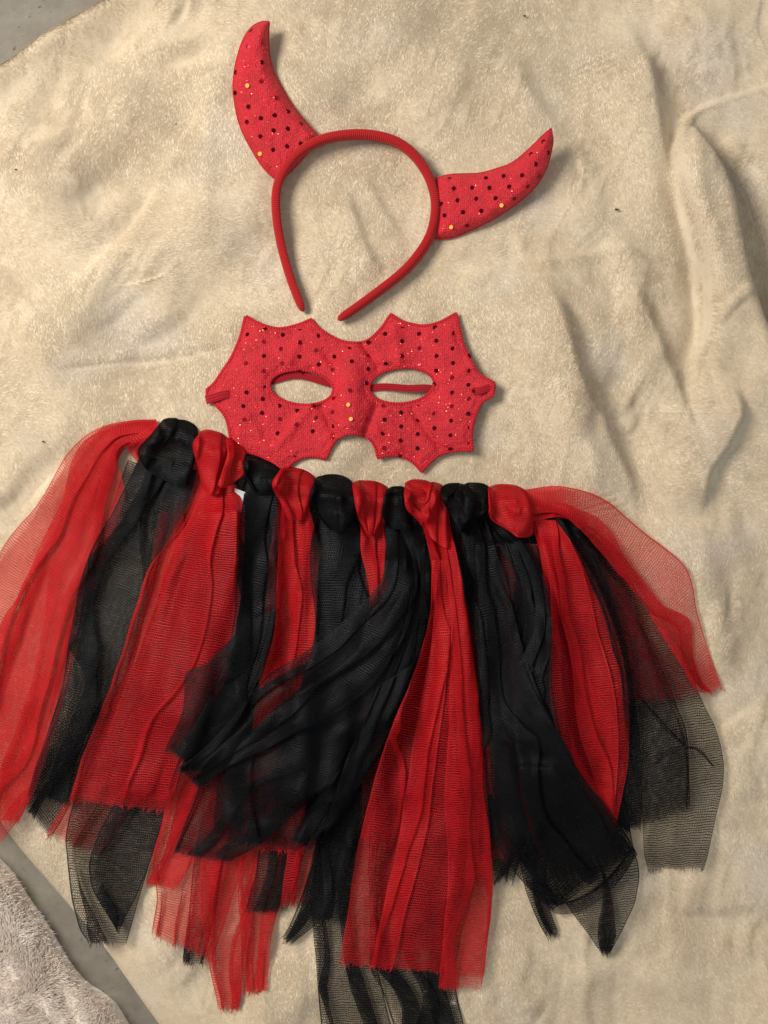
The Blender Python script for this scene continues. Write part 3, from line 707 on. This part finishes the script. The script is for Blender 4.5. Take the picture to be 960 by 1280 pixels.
# ------------------------------------------------------------------ tulle skirt
tu = empty('tutu_skirt', 430, 620, 'red and black tulle strip tutu skirt with knotted waist, spread below the mask', 'skirt')
SG = np.maximum(sample(Zs, *np.meshgrid(GX, GY)), Zss) + 2.2
def maxf(A):
    B = A.copy()
    for dy in (-1, 0, 1):
        for dx in (-1, 0, 1): B = np.maximum(B, np.roll(np.roll(A, dy, 0), dx, 1))
    return B
def sm(A, k, ax):
    for _ in range(k):
        P_ = np.concatenate([A[:1], A, A[-1:]], 0) if ax == 0 else np.concatenate([A[:, :1], A, A[:, -1:]], 1)
        A = (P_[:-2] + 2 * P_[1:-1] + P_[2:]) / 4 if ax == 0 else (P_[:, :-2] + 2 * P_[:, 1:-1] + P_[:, 2:]) / 4
    return A
def splat(X, Y, Zp):
    global SG
    i = np.clip(((X - GX[0]) / 2).round().astype(int), 0, len(GX) - 1).ravel(); j = np.clip(((Y - GY[0]) / 2).round().astype(int), 0, len(GY) - 1).ravel()
    A = np.full(SG.shape, -99.0); np.maximum.at(A, (j, i), Zp.ravel()); A = maxf(A); SG = np.maximum(SG, A)
def strip(name, mat, Le, Re, zt, ze, rest, n=3, shear=0.6, seed=1, parent=None, rows=None, knot=False, dome=0, flat=0.25, extra=0.9, cols=None, wobble=1.6, whole=False):
    Ls = sum(math.dist(Le[i], Le[i + 1]) for i in range(len(Le) - 1)); Rs = sum(math.dist(Re[i], Re[i + 1]) for i in range(len(Re) - 1))
    Lm = (Ls + Rs) / 2; nr = rows or max(14, int(Lm / 3.6)); nc = cols or int(min(110, max(36, rest / 2.2)))
    n = n * (0.5 if knot else 0.55); A = spline(Le, nr); B = spline(Re, nr); v = np.linspace(0, 1, nr)
    r = np.random.default_rng(seed + 500)
    if not knot:
        for E, sd in ((A, seed * 2), (B, seed * 2 + 1)):
            E += (np.stack([noise(v * Lm / 45, v * 0 + 3.3, sd, 2), noise(v * Lm / 45, v * 0 + 9.1, sd + 50, 2)], -1) * wobble * np.clip(v * 6, 0, 1)[:, None])
    wid = np.linalg.norm(B - A, axis=1)
    u = np.linspace(0, 1, nc)[None, :]; vv = v[:, None]
    th = 2 * np.pi * n * (u + 0.13 * noise(u * 2.3 + 0 * vv, vv * Lm / 160 + 0 * u, seed, 2)) + 2.5 * noise(vv * Lm / 190 + 0 * u, 0 * vv + u * 0.7, seed + 9, 1) + r.uniform(0, 6.28)
    if knot: th = th + (2.6 if seed % 2 else -2.6) * vv + 1.2 * np.sin(3 * vv + seed)
    ratio = np.clip(wid / rest, 0.05, 1.0)
    om = np.interp(ratio, [0.05, 0.25, 0.45, 0.7, 0.9, 1.0], [2.05, 1.95, 1.7, 1.25, 0.7, 0.35])[:, None]
    amp = om * (1 + 0.3 * noise(u * 3 + 0 * vv, vv * Lm / 120 + 0 * u, seed + 4, 2))
    win = np.clip(np.minimum(u, 1 - u) * 14 + 0.15, 0, 1)
    omg = amp * win * np.sin(th)
    du = rest / (nc - 1)
    x = np.cumsum(np.cos(omg) * du, 1); z = np.cumsum(np.sin(omg) * du, 1)
    x -= x[:, :1]; z -= z.mean(1, keepdims=True); z -= (z[:, :1] * (1 - u) + z[:, -1:] * u) * 0.5
    x = x + shear * z * np.clip(np.minimum(u, 1 - u) * 8, 0, 1)
    xmax = np.maximum(x[:, -1:], x.max(1, keepdims=True) * .97); xmin = np.minimum(x[:, :1], x.min(1, keepdims=True) * .97)
    tt = (x - xmin) / (xmax - xmin); sc_w = wid[:, None] / (xmax - xmin)
    zz = z * np.clip(sc_w, 0, 1) * flat
    lim = 8.0; zz = lim * np.tanh(zz / lim)
    fine = noise(u * rest / 16 + 0 * vv, vv * Lm / 60 + 0 * u, seed + 7, 2) * 1.1 + extra * noise(u * rest / 30 + vv * Lm / 50, vv * Lm / 34 - u * 2, seed + 8, 3)
    zz = zz + fine
    X = A[:, 0:1] * (1 - tt) + B[:, 0:1] * tt; Y = A[:, 1:2] * (1 - tt) + B[:, 1:2] * tt
    if knot: Y = Y + 6.0 * np.abs(2 * np.clip(tt, 0, 1) - 1) ** 3 * (1 - 2 * vv)
    if not knot:
        T = np.gradient((A + B) / 2, axis=0); T /= np.linalg.norm(T, axis=1)[:, None]
        endw = 3.0 * noise(u * rest / 26 + 0 * vv, 0 * vv + 0.3, seed + 11, 2) * np.clip((vv - 0.8) * 5, 0, 1)
        X = X + T[:, :1] * endw; Y = Y + T[:, 1:] * endw
    base = zt + (ze - zt) * vv
    if dome: base = base + dome * np.sqrt(np.clip(1 - (2 * np.clip(tt, 0, 1) - 1) ** 2, 0, 1)) + 0 * vv
    if knot:
        base = base + 9.0 * np.sin(np.pi * np.clip(vv * 0.95 + 0.02, 0, 1)) - 16 * np.clip(1 - vv / 0.14, 0, 1) ** 1.6
    i0, i1 = [int(np.clip((q - GX[0]) / 2, 8, len(GX) - 8)) for q in (X.min(), X.max())]; j0, j1 = [int(np.clip((q - GY[0]) / 2, 8, len(GY) - 8)) for q in (Y.min(), Y.max())]
    sl = (slice(j0 - 8, j1 + 8), slice(i0 - 8, i1 + 8)); loc = SG.copy(); loc[sl] = blur(SG[sl], 2.0)
    st = np.maximum(sample(loc, X, Y), sample(SG, X, Y) - 1.0)
    st = np.maximum(sm(sm(st, 10, 0), 3, 1), st - 0.3)
    zl = zz - sm(zz.min(1, keepdims=True), 6, 0)
    Zp = st + 1.3 + np.minimum(zl, 16)
    if dome: Zp = Zp + 1.05 * dome * np.sqrt(np.clip(1 - (2 * np.clip(tt, 0, 1) - 1) ** 2, 0, 1))
    if knot: Zp = Zp + 5.0 * np.sin(np.pi * np.clip(vv * 0.95 + 0.02, 0, 1)) - 15 * np.clip(1 - vv / 0.13, 0, 1) ** 1.8 - 2 * np.clip((vv - 0.85) / 0.15, 0, 1) ** 2
    splat(X, Y, Zp)
    uv = np.stack([np.broadcast_to(u * rest, X.shape), np.broadcast_to(vv * Lm, X.shape)], -1).reshape(-1, 2)
    dens = np.clip(1 / np.maximum(np.broadcast_to(sc_w, X.shape), 0.12), 0.9, 3.6)
    if knot: dens = np.maximum(dens, 3.4)
    elif zt >= 13: dens = np.minimum(dens + 2.2 * np.exp(-(vv * Lm / 45.0) ** 2), 4.0)
    endd = np.broadcast_to((1 - vv) * Lm, X.shape) if not (knot or whole) else np.full(X.shape, 99.0)
    sd = np.broadcast_to(np.minimum(u, 1 - u) * rest, X.shape)
    if not (knot or whole):
        kx = np.sort(r.integers(0, nc, int(rest / 8)))
        for c_ in kx:
            e_ = np.array([X[-2, c_], Y[-2, c_], Zp[-2, c_]]); d_ = np.array([X[-1, c_] - X[-4, c_], Y[-1, c_] - Y[-4, c_], 0.0]); d_ /= np.linalg.norm(d_) + 1e-9
            THR[mat.name].append((e_, d_, r.uniform(3, 8), r.uniform(-.6, .6), r.uniform(-.5, .5)))
    return mesh(name, W(X, Y, Zp).reshape(-1, 3), quads(nr, nc)[:, ::-1].copy(), mat, parent or tu, uv=uv, attrs={'dens': dens, 'enddist': endd, 'sidedist': sd})
R, K = M_red, M_blk
THR = {M_red.name: [], M_blk.name: []}
RN, KN = 'red_tulle_strip', 'black_tulle_strip'
sd_ = [100]
def tail(col, Le, Re, zt, ze, rest, n=3, shear=0.6, **kw):
    sd_[0] += 3
    return strip(RN if col is R else KN, col, Le, Re, zt, ze, rest, n, shear, seed=sd_[0], **kw)
def sub(par, nm, col, Le, Re, zt, ze, rest, n=3, shear=0.6, **kw):
    sd_[0] += 3
    return strip(nm, col, Le, Re, zt, ze, rest, n, shear, seed=sd_[0], parent=par, **kw)
def under(main, *subs):
    for o in subs: o.parent = main
def knot(par, col, Le, Re, z, rest, n=2, dome=9, shear=0.4):
    sd_[0] += 3
    return strip('knot', col, Le, Re, z, z - 3, rest, n, shear, seed=sd_[0], parent=par, knot=True, dome=dome, rows=26, flat=0.34, cols=60)

# waistband
wb = spline([(178, 560), (200, 545), (228, 545), (270, 565), (325, 588), (370, 606), (420, 618), (470, 622), (530, 620), (585, 622), (640, 628), (690, 648), (720, 668)], 120)
tube('waistband', np.c_[wb, ground2(wb[:, 0], wb[:, 1]) + 9], 6.5, M_waist, tu, 12, flat=0.8)
for o_ in range(-6, 7, 2): splat(wb[:, 0], wb[:, 1] + o_, ground2(wb[:, 0], wb[:, 1]) + 13)

# --- lowest layers: the back of the skirt
tail(K, [(160,575),(140,630),(112,720),(82,860),(45,960),(28,1005)], [(225,600),(200,700),(160,850),(112,960),(62,1050)], 6, 4, 110, 2)
tail(R, [(200,640),(170,800),(110,950),(57,1045)], [(260,640),(240,800),(200,950),(125,1074)], 6, 3, 110, 3)
k1 = tail(K, [(232,640),(180,800),(112,950),(84,1030),(84,1075),(96,1150),(112,1180)], [(300,650),(275,800),(225,950),(205,1020),(185,1085),(157,1182)], 7, 4, 125, 2, extra=2.0)
sub(k1, 'folded_tail', K, [(170,960),(125,1040),(112,1100),(146,1164)], [(220,960),(205,1020),(183,1090),(148,1166)], 8, 5, 80, 2, extra=2)
tail(R, [(300,640),(290,760),(250,900),(205,1020),(182,1105)], [(350,640),(345,760),(320,900),(270,1020),(220,1115)], 7, 4, 130, 3)
tail(K, [(300,900),(250,1040),(236,1140),(227,1208)], [(345,900),(290,1040),(270,1140),(253,1206)], 6, 3, 60, 2)
tail(R, [(280,860),(220,965),(202,1030),(190,1085),(196,1120),(190,1170)], [(345,860),(325,960),(312,1050),(292,1120),(264,1204)], 9, 5, 150, 5)
tail(R, [(310,860),(270,960),(252,1060),(252,1150),(272,1262)], [(360,860),(345,960),(322,1060),(310,1150),(298,1262)], 11, 6, 120, 4)
tail(R, [(340,860),(305,1000),(298,1100),(300,1160),(303,1242)], [(400,860),(392,1000),(384,1060),(345,1150),(333,1242)], 8, 4, 140, 4)
tail(K, [(345,860),(330,1000),(322,1080),(308,1140)], [(400,860),(388,1000),(374,1090),(357,1142)], 14, 9, 150, 4)
tail(R, [(370,860),(362,980),(360,1060),(350,1132)], [(420,860),(412,980),(398,1060),(382,1130)], 10, 6, 90, 3)
tail(K, [(420,860),(404,1000),(388,1080),(368,1140),(352,1172)], [(450,860),(446,1000),(430,1080),(408,1140),(363,1182)], 8, 4, 90, 2)
tail(K, [(450,700),(425,900),(400,1040),(388,1110),(392,1170),(398,1240),(403,1310)], [(500,700),(490,900),(475,1040),(465,1120),(470,1200),(497,1310)], 6, 4, 165, 3, extra=1.5)
tail(K, [(500,700),(480,900),(468,1100),(462,1200),(478,1240),(502,1312)], [(590,700),(596,900),(592,1100),(575,1180),(570,1230),(588,1312)], 7, 4, 290, 5, extra=1.5)
tail(K, [(400,700),(380,850),(330,960),(290,1040)], [(500,700),(480,850),(450,960),(420,1040)], 5, 4, 200, 4)
tail(K, [(540,680),(560,850),(570,1000),(560,1120)], [(640,680),(660,850),(670,1000),(625,1105)], 5, 4, 190, 4)
tail(R, [(590,700),(604,850),(610,960),(612,1074)], [(700,700),(715,850),(700,960),(648,1078)], 7, 6, 190, 4)
tail(K, [(600,900),(606,1020),(612,1090)], [(660,900),(662,1020),(642,1106)], 5, 4, 90, 3)
tail(K, [(640,850),(640,1000),(650,1080),(664,1130),(686,1174)], [(700,850),(700,1000),(684,1090),(688,1140),(698,1168)], 6, 4, 100, 3)
tail(K, [(700,660),(730,740),(752,830),(765,920),(772,1000),(782,1040)], [(730,660),(780,740),(820,820),(845,880),(860,930),(862,1012)], 8, 6, 130, 2, extra=1.5)
tail(R, [(690,670),(735,760),(765,830),(776,880)], [(760,675),(815,740),(850,800),(876,872)], 10, 8, 150, 3)
tail(K, [(690,690),(712,800),(745,930),(775,1040)], [(745,690),(780,800),(800,930),(802,1040)], 6, 4, 90, 3)
tail(K, [(260,620),(255,720),(240,850),(225,960)], [(330,630),(340,720),(335,850),(310,960)], 5, 4, 140, 3)

wy = lambda x: float(np.interp(x, wb[:, 0], wb[:, 1]))
for q, x0 in enumerate(range(262, 664, 36)):
    ln_ = 330 + (q * 53) % 110; fx_ = 430 + (x0 - 430) * 1.28; yy_ = wy(x0) + 2
    tail(K if q % 3 else R, [(x0 - 20, yy_), (x0 - 26 + (fx_ - x0) * .4, yy_ + 90), (fx_ - 40, yy_ + ln_)], [(x0 + 20, yy_), (x0 + 26 + (fx_ - x0) * .4, yy_ + 90), (fx_ + 40, yy_ + ln_ + 8)], 4, 4, 150, 3)
tail(K, [(668,680),(672,780),(680,880),(712,960),(756,1030)], [(712,680),(740,790),(762,880),(776,960),(786,1034)], 4, 4, 130, 3)
tail(R, [(620,680),(640,860),(650,980),(672,1060),(700,1100)], [(680,680),(740,860),(752,980),(770,1030),(778,1062)], 4, 4, 150, 3)
tail(K, [(596,680),(606,860),(616,990),(640,1060),(692,1130)], [(670,680),(716,860),(756,960),(782,1010),(793,1062)], 4, 4, 230, 3, whole=True)
# --- front strips, left to right
_A1_0 = sub(tu, 'back_tail', R, [(192,530),(150,542),(105,585),(65,650),(22,745),(-20,850),(-40,960),(-46,1020)], [(190,548),(160,556),(136,600),(118,680),(92,780),(68,880),(48,970),(20,1030)], 8, 3, 190, 4)
A1 = tail(R, [(196,524),(160,526),(122,536),(85,566),(48,628),(5,682),(-35,770),(-62,900),(-75,1010)], [(192,552),(165,556),(148,572),(155,625),(130,706),(104,770),(86,850),(64,925),(40,995),(2,1052)], 14, 4, 235, 4, 0.8)
under(A1, _A1_0)
sub(A1, 'loop', R, [(196,528),(170,545),(160,562),(176,582)], [(200,548),(184,560),(178,572),(181,584)], 24, 18, 50, 2)
B1 = tail(K, [(176,568),(150,622),(113,690),(93,760),(79,850),(54,930),(33,995)], [(246,588),(234,632),(200,692),(173,760),(155,830),(126,905),(102,965),(88,1008)], 20, 8, 190, 2, 0.7)
knot(B1, K, [(203,519),(189,540),(172,566),(180,590)], [(247,528),(248,552),(243,580),(236,612)], 20, 120, 2)
_C1_0 = sub(tu, 'back_tail', R, [(262,640),(236,720),(215,800),(185,900),(150,1000)], [(290,640),(292,720),(272,800),(242,900),(212,1004)], 13, 7, 110, 2)
tail(K, [(250,640),(222,700),(190,790),(150,900),(125,985)], [(296,640),(296,730),(280,820),(246,905),(214,992)], 4, 4, 130, 3)
C1 = tail(R, [(250,606),(228,656),(192,700),(173,750),(150,820),(122,900),(98,960),(86,1001)], [(296,606),(306,650),(302,720),(294,790),(281,850),(252,905),(226,960),(212,1018)], 20, 9, 185, 3, 0.7)
under(C1, _C1_0)
knot(C1, R, [(251,533),(241,553),(247,585),(253,616)], [(290,545),(291,566),(282,592),(276,620)], 22, 90, 2, 10)
knot(C1, R, [(282,543),(284,565),(278,590),(272,612)], [(307,556),(309,575),(307,594),(294,606)], 17, 60, 2, 7)
_D1__0 = sub(tu, 'back_tail', K, [(305,780),(262,826),(233,842),(228,890),(206,938)], [(350,760),(336,830),(295,880),(262,925),(240,952)], 20, 17, 110, 2)
D1_ = tail(K, [(308,600),(300,650),(296,720),(292,780),(272,850),(236,915),(214,940)], [(346,600),(347,660),(346,720),(342,775),(322,850),(280,925),(244,966)], 18, 13, 130, 3)
under(D1_, _D1__0)
knot(D1_, K, [(306,562),(303,580),(307,600),(314,616)], [(350,580),(351,592),(346,606),(336,618)], 18, 90, 2)
E1_ = tail(R, [(352,632),(347,700),(342,790),(322,870),(310,960),(300,1062)], [(386,632),(398,690),(394,750),(392,810),(388,900),(378,1068)], 18, 9, 150, 3)
knot(E1_, R, [(350,581),(340,604),(350,630),(358,652)], [(394,589),(394,606),(389,622),(382,650)], 20, 100, 3)
F1 = tail(K, [(400,640),(388,680),(388,730),(394,790),(370,880),(330,1000)], [(440,645),(460,690),(470,740),(456,790),(440,880),(415,1000)], 18, 9, 190, 4, 0.8)
knot(F1, K, [(395,591),(387,620),(398,648),(408,664)], [(438,594),(449,612),(449,638),(438,664)], 21, 110, 2, 11)
G1 = tail(R, [(450,650),(452,695),(462,745),(455,830),(450,900)], [(478,650),(484,700),(484,750),(490,830),(500,900)], 15, 9, 100, 3)
knot(G1, R, [(440,598),(443,625),(448,650),(456,670)], [(484,603),(484,626),(479,650),(472,668)], 18, 95, 4, 8)
# big black strip swept down to the left
_H1_0 = sub(tu, 'back_tail', K, [(484,660),(470,760),(405,845),(310,915),(258,950),(244,1000),(217,1068)], [(538,690),(532,780),(500,860),(445,935),(402,985),(335,1045),(284,1078)], 16, 14, 215, 5, 0.8, extra=2.0)
_H1_1 = sub(tu, 'sheer_tail', K, [(500,720),(420,820),(330,900),(280,970),(290,1050)], [(538,720),(515,850),(455,960),(410,1030),(368,1066)], 13, 12, 190, 2, extra=2.0)
H1 = tail(K, [(482,644),(478,720),(440,765),(382,815),(336,845),(300,885),(256,935),(220,962)], [(516,644),(524,710),(505,790),(470,850),(420,890),(365,920),(300,950),(244,985)], 20, 20, 190, 4, 0.7)
under(H1, _H1_0, _H1_1)
knot(H1, K, [(482,608),(479,626),(477,645),(484,662)], [(510,607),(512,625),(514,642),(514,662)], 16, 60, 2, 6)
sub(H1, 'rolled_tail', K, [(494,646),(516,716),(500,800),(470,880),(432,950),(385,1015),(364,1052)], [(538,670),(545,725),(530,790),(516,850),(484,930),(434,1000),(390,1062)], 24, 21, 150, 3, 0.8)
tail(K, [(470,860),(430,960),(402,1050),(392,1110),(388,1150)], [(515,830),(492,930),(455,1030),(438,1090),(425,1152)], 14, 8, 110, 3)
tail(K, [(530,680),(520,820),(480,940),(462,1050),(462,1190)], [(566,680),(580,800),(585,940),(570,1060),(560,1190)], 4, 4, 170, 3)
I1 = tail(R, [(524,640),(540,716),(528,810),(482,930),(452,1040),(434,1140),(424,1206)], [(560,640),(576,730),(590,850),(601,960),(611,1070),(614,1130),(604,1224)], 14, 8, 190, 2)
sub(I1, 'pleat', R, [(540,700),(540,800),(516,930),(500,1040),(480,1130),(462,1210)], [(560,700),(562,800),(548,930),(532,1040),(510,1130),(490,1214)], 18, 13, 75, 2)
sub(I1, 'back_tail', R, [(548,650),(562,760),(562,880),(556,1000),(560,1100),(548,1236)], [(562,650),(579,740),(593,840),(602,940),(612,1050),(614,1130),(601,1237)], 18, 11, 125, 3)
knot(I1, R, [(506,598),(505,620),(509,640),(524,656)], [(541,600),(543,622),(538,642),(530,658)], 22, 90, 2, 9)
knot(I1, R, [(534,600),(532,622),(526,640),(532,668)], [(557,606),(560,630),(560,655),(562,690)], 17, 70, 3, 6)
K2 = tail(R, [(664,650),(676,700),(686,790),(688,870),(708,950),(760,1032)], [(700,650),(738,716),(770,795),(784,870),(784,960),(770,1036)], 17, 9, 120, 2)
sub(K2, 'front_fold', R, [(668,648),(690,730),(712,820),(722,900),(738,960),(764,1030)], [(702,652),(730,716),(750,800),(768,870),(772,950),(768,1030)], 22, 13, 80, 2)
_J1_0 = sub(tu, 'back_tail', K, [(596,646),(630,690),(655,750),(650,830),(645,920),(660,1010),(692,1090)], [(622,640),(664,700),(688,770),(691,860),(710,940),(756,1010),(794,1066)], 15, 8, 150, 3)
_J1_1 = sub(tu, 'end_tail', K, [(650,960),(682,1080),(712,1136),(738,1172),(752,1192)], [(690,960),(745,1010),(794,1070),(795,1120),(780,1158),(760,1194)], 7, 4, 150, 2, extra=2.0)
J1 = tail(K, [(564,644),(578,730),(594,830),(603,920),(606,1000),(622,1060),(662,1112),(692,1138)], [(606,644),(630,720),(655,820),(690,900),(728,968),(772,1028),(794,1064)], 20, 10, 230, 4, 0.7, extra=1.0, whole=True)
sub(J1, 'rolled_edge', K, [(664,1106),(690,1128),(722,1122),(760,1096),(790,1058)], [(684,1136),(702,1143),(736,1134),(772,1104),(797,1068)], 4, 4, 40, 2, whole=True, wobble=0.8)
under(J1, _J1_0, _J1_1)
sub(J1, 'rolled_tail', K, [(600,640),(640,676),(664,730),(668,780),(650,830)], [(616,640),(656,680),(684,735),(690,800),(676,850)], 24, 16, 80, 2)
knot(J1, K, [(551,604),(553,622),(560,640),(570,664)], [(584,603),(590,622),(588,645),(580,668)], 21, 90, 2, 9)
knot(J1, K, [(576,602),(580,622),(574,640),(572,656)], [(613,604),(616,624),(610,642),(590,654)], 19, 95, 3, 8)
M1 = tail(K, [(692,646),(722,692),(755,770),(776,850),(786,930),(799,1010),(809,1090)], [(716,648),(766,690),(812,760),(850,820),(886,890),(905,960),(894,1020),(881,1088)], 14, 7, 135, 2, 0.5, extra=2.6, wobble=3.0)
for a_, b_ in (([(798, 868), (830, 908), (857, 933)], 5), ([(846, 896), (852, 915), (858, 934)], 3.5), ([(858, 933), (874, 938), (892, 958)], 4), ([(818, 956), (836, 940), (858, 932)], 7), ([(857, 934), (860, 970), (858, 1010)], 3)):
    aa_ = np.array(a_, float); t_ = np.gradient(aa_, axis=0); t_ /= np.linalg.norm(t_, axis=1)[:, None]; n_ = np.stack([-t_[:, 1], t_[:, 0]], -1) * np.array([0.25, 1, 0.5])[:, None] * b_ / 2
    sub(M1, 'crease', K, (aa_ - n_).tolist(), (aa_ + n_).tolist(), 4, 4, 12, 1, whole=True, wobble=0.3, cols=6)
L1 = tail(R, [(655,612),(704,608),(756,626),(806,666),(859,712),(873,770),(888,820),(902,862)], [(664,652),(706,648),(746,682),(786,730),(822,782),(852,832),(868,860),(882,867)], 20, 14, 112, 2, 0.5, extra=1.0)
knot(K2, R, [(610,604),(611,630),(614,650),(640,672)], [(655,606),(662,622),(665,644),(667,672)], 22, 110, 2, 10)
for mt_, c_ in ((M_red, (0.65, 0.014, 0.022, 1)), (M_blk, (0.008, 0.008, 0.0085, 1))):
    V_ = []; F_ = []
    for e_, d_, l_, a_, b_ in THR[mt_.name]:
        nn_ = np.array([-d_[1], d_[0], 0]); pts_ = [e_ + d_ * l_ * t_ + nn_ * (a_ * l_ * t_ * t_) + np.array([0, 0, 0.6 * t_ * b_]) for t_ in (0, .35, .7, 1)]
        o_ = len(V_)
        for q_, p_ in enumerate(pts_):
            hw = 0.42 * (1 - 0.2 * q_)
            V_ += [W(*(p_ - nn_ * hw)), W(*(p_ + nn_ * hw)), W(*(p_ + np.array([0, 0, hw * 1.5])))]
        for q_ in range(3):
            for z_ in range(3): F_.append((o_ + q_ * 3 + z_, o_ + q_ * 3 + (z_ + 1) % 3, o_ + q_ * 3 + 3 + (z_ + 1) % 3, o_ + q_ * 3 + 3 + z_))
    t_o = mesh('frayed_threads', V_, F_, mat_simple(mt_.name + '_thread', c_, 0.7), tu); t_o['kind'] = 'stuff'
# care tag showing between the first red and second black strip
zt_ = float(ground2(np.array([302.]), np.array([618.]))[0]) + 21
gx, gy = np.meshgrid(np.linspace(0, 1, 8), np.linspace(0, 1, 8)); TX = 293 + 21 * gx + 3 * gy; TY = 610 + 8 * gx + 28 * gy
mesh('care_tag', W(TX, TY, zt_ + 1.2 * np.sin(gx * 3 + gy)).reshape(-1, 3), quads(8, 8), M_tag, tu)

# ------------------------------------------------------------------ specks of lint
for i, (x, y, r, lab) in enumerate([(771, 262, 3.0, 'dark lint speck on the blanket right of the horizontal horn'), (220, 155, 1.6, 'tiny dark speck on the blanket left of the upright horn'),
                         (656, 20, 2.2, 'small thin dark speck near the top edge above the horizontal horn'), (54, 552, 1.8, 'small dark speck on the blanket beside the leftmost red tulle'), (20, 212, 1.6, 'tiny dark speck near the blanket\'s left edge below the concrete corner')]):
    n = 10; rr_ = np.random.default_rng(i); V = []; F = []
    for k_, (s1, z_) in enumerate(((0.2, 0), (1, .8), (.8, 1.6), (.1, 2.2))):
        for q in range(n):
            a_ = 2 * math.pi * q / n; j_ = 0.75 * r * s1 * (1 + .25 * rr_.uniform(-1, 1)); V.append(W(x + j_ * math.cos(a_) * 1.3, y + j_ * math.sin(a_) * .7, float(ground(x, y)) + 2.6 + z_ * r * .5))
    o = mesh('lint_speck', V, quads(4, n, True), M_lint, loc=W(x, y, float(ground(x, y)) + 2.6))
    o['label'] = lab; o['category'] = 'lint'; o['group'] = 'dark lint specks on the blanket'
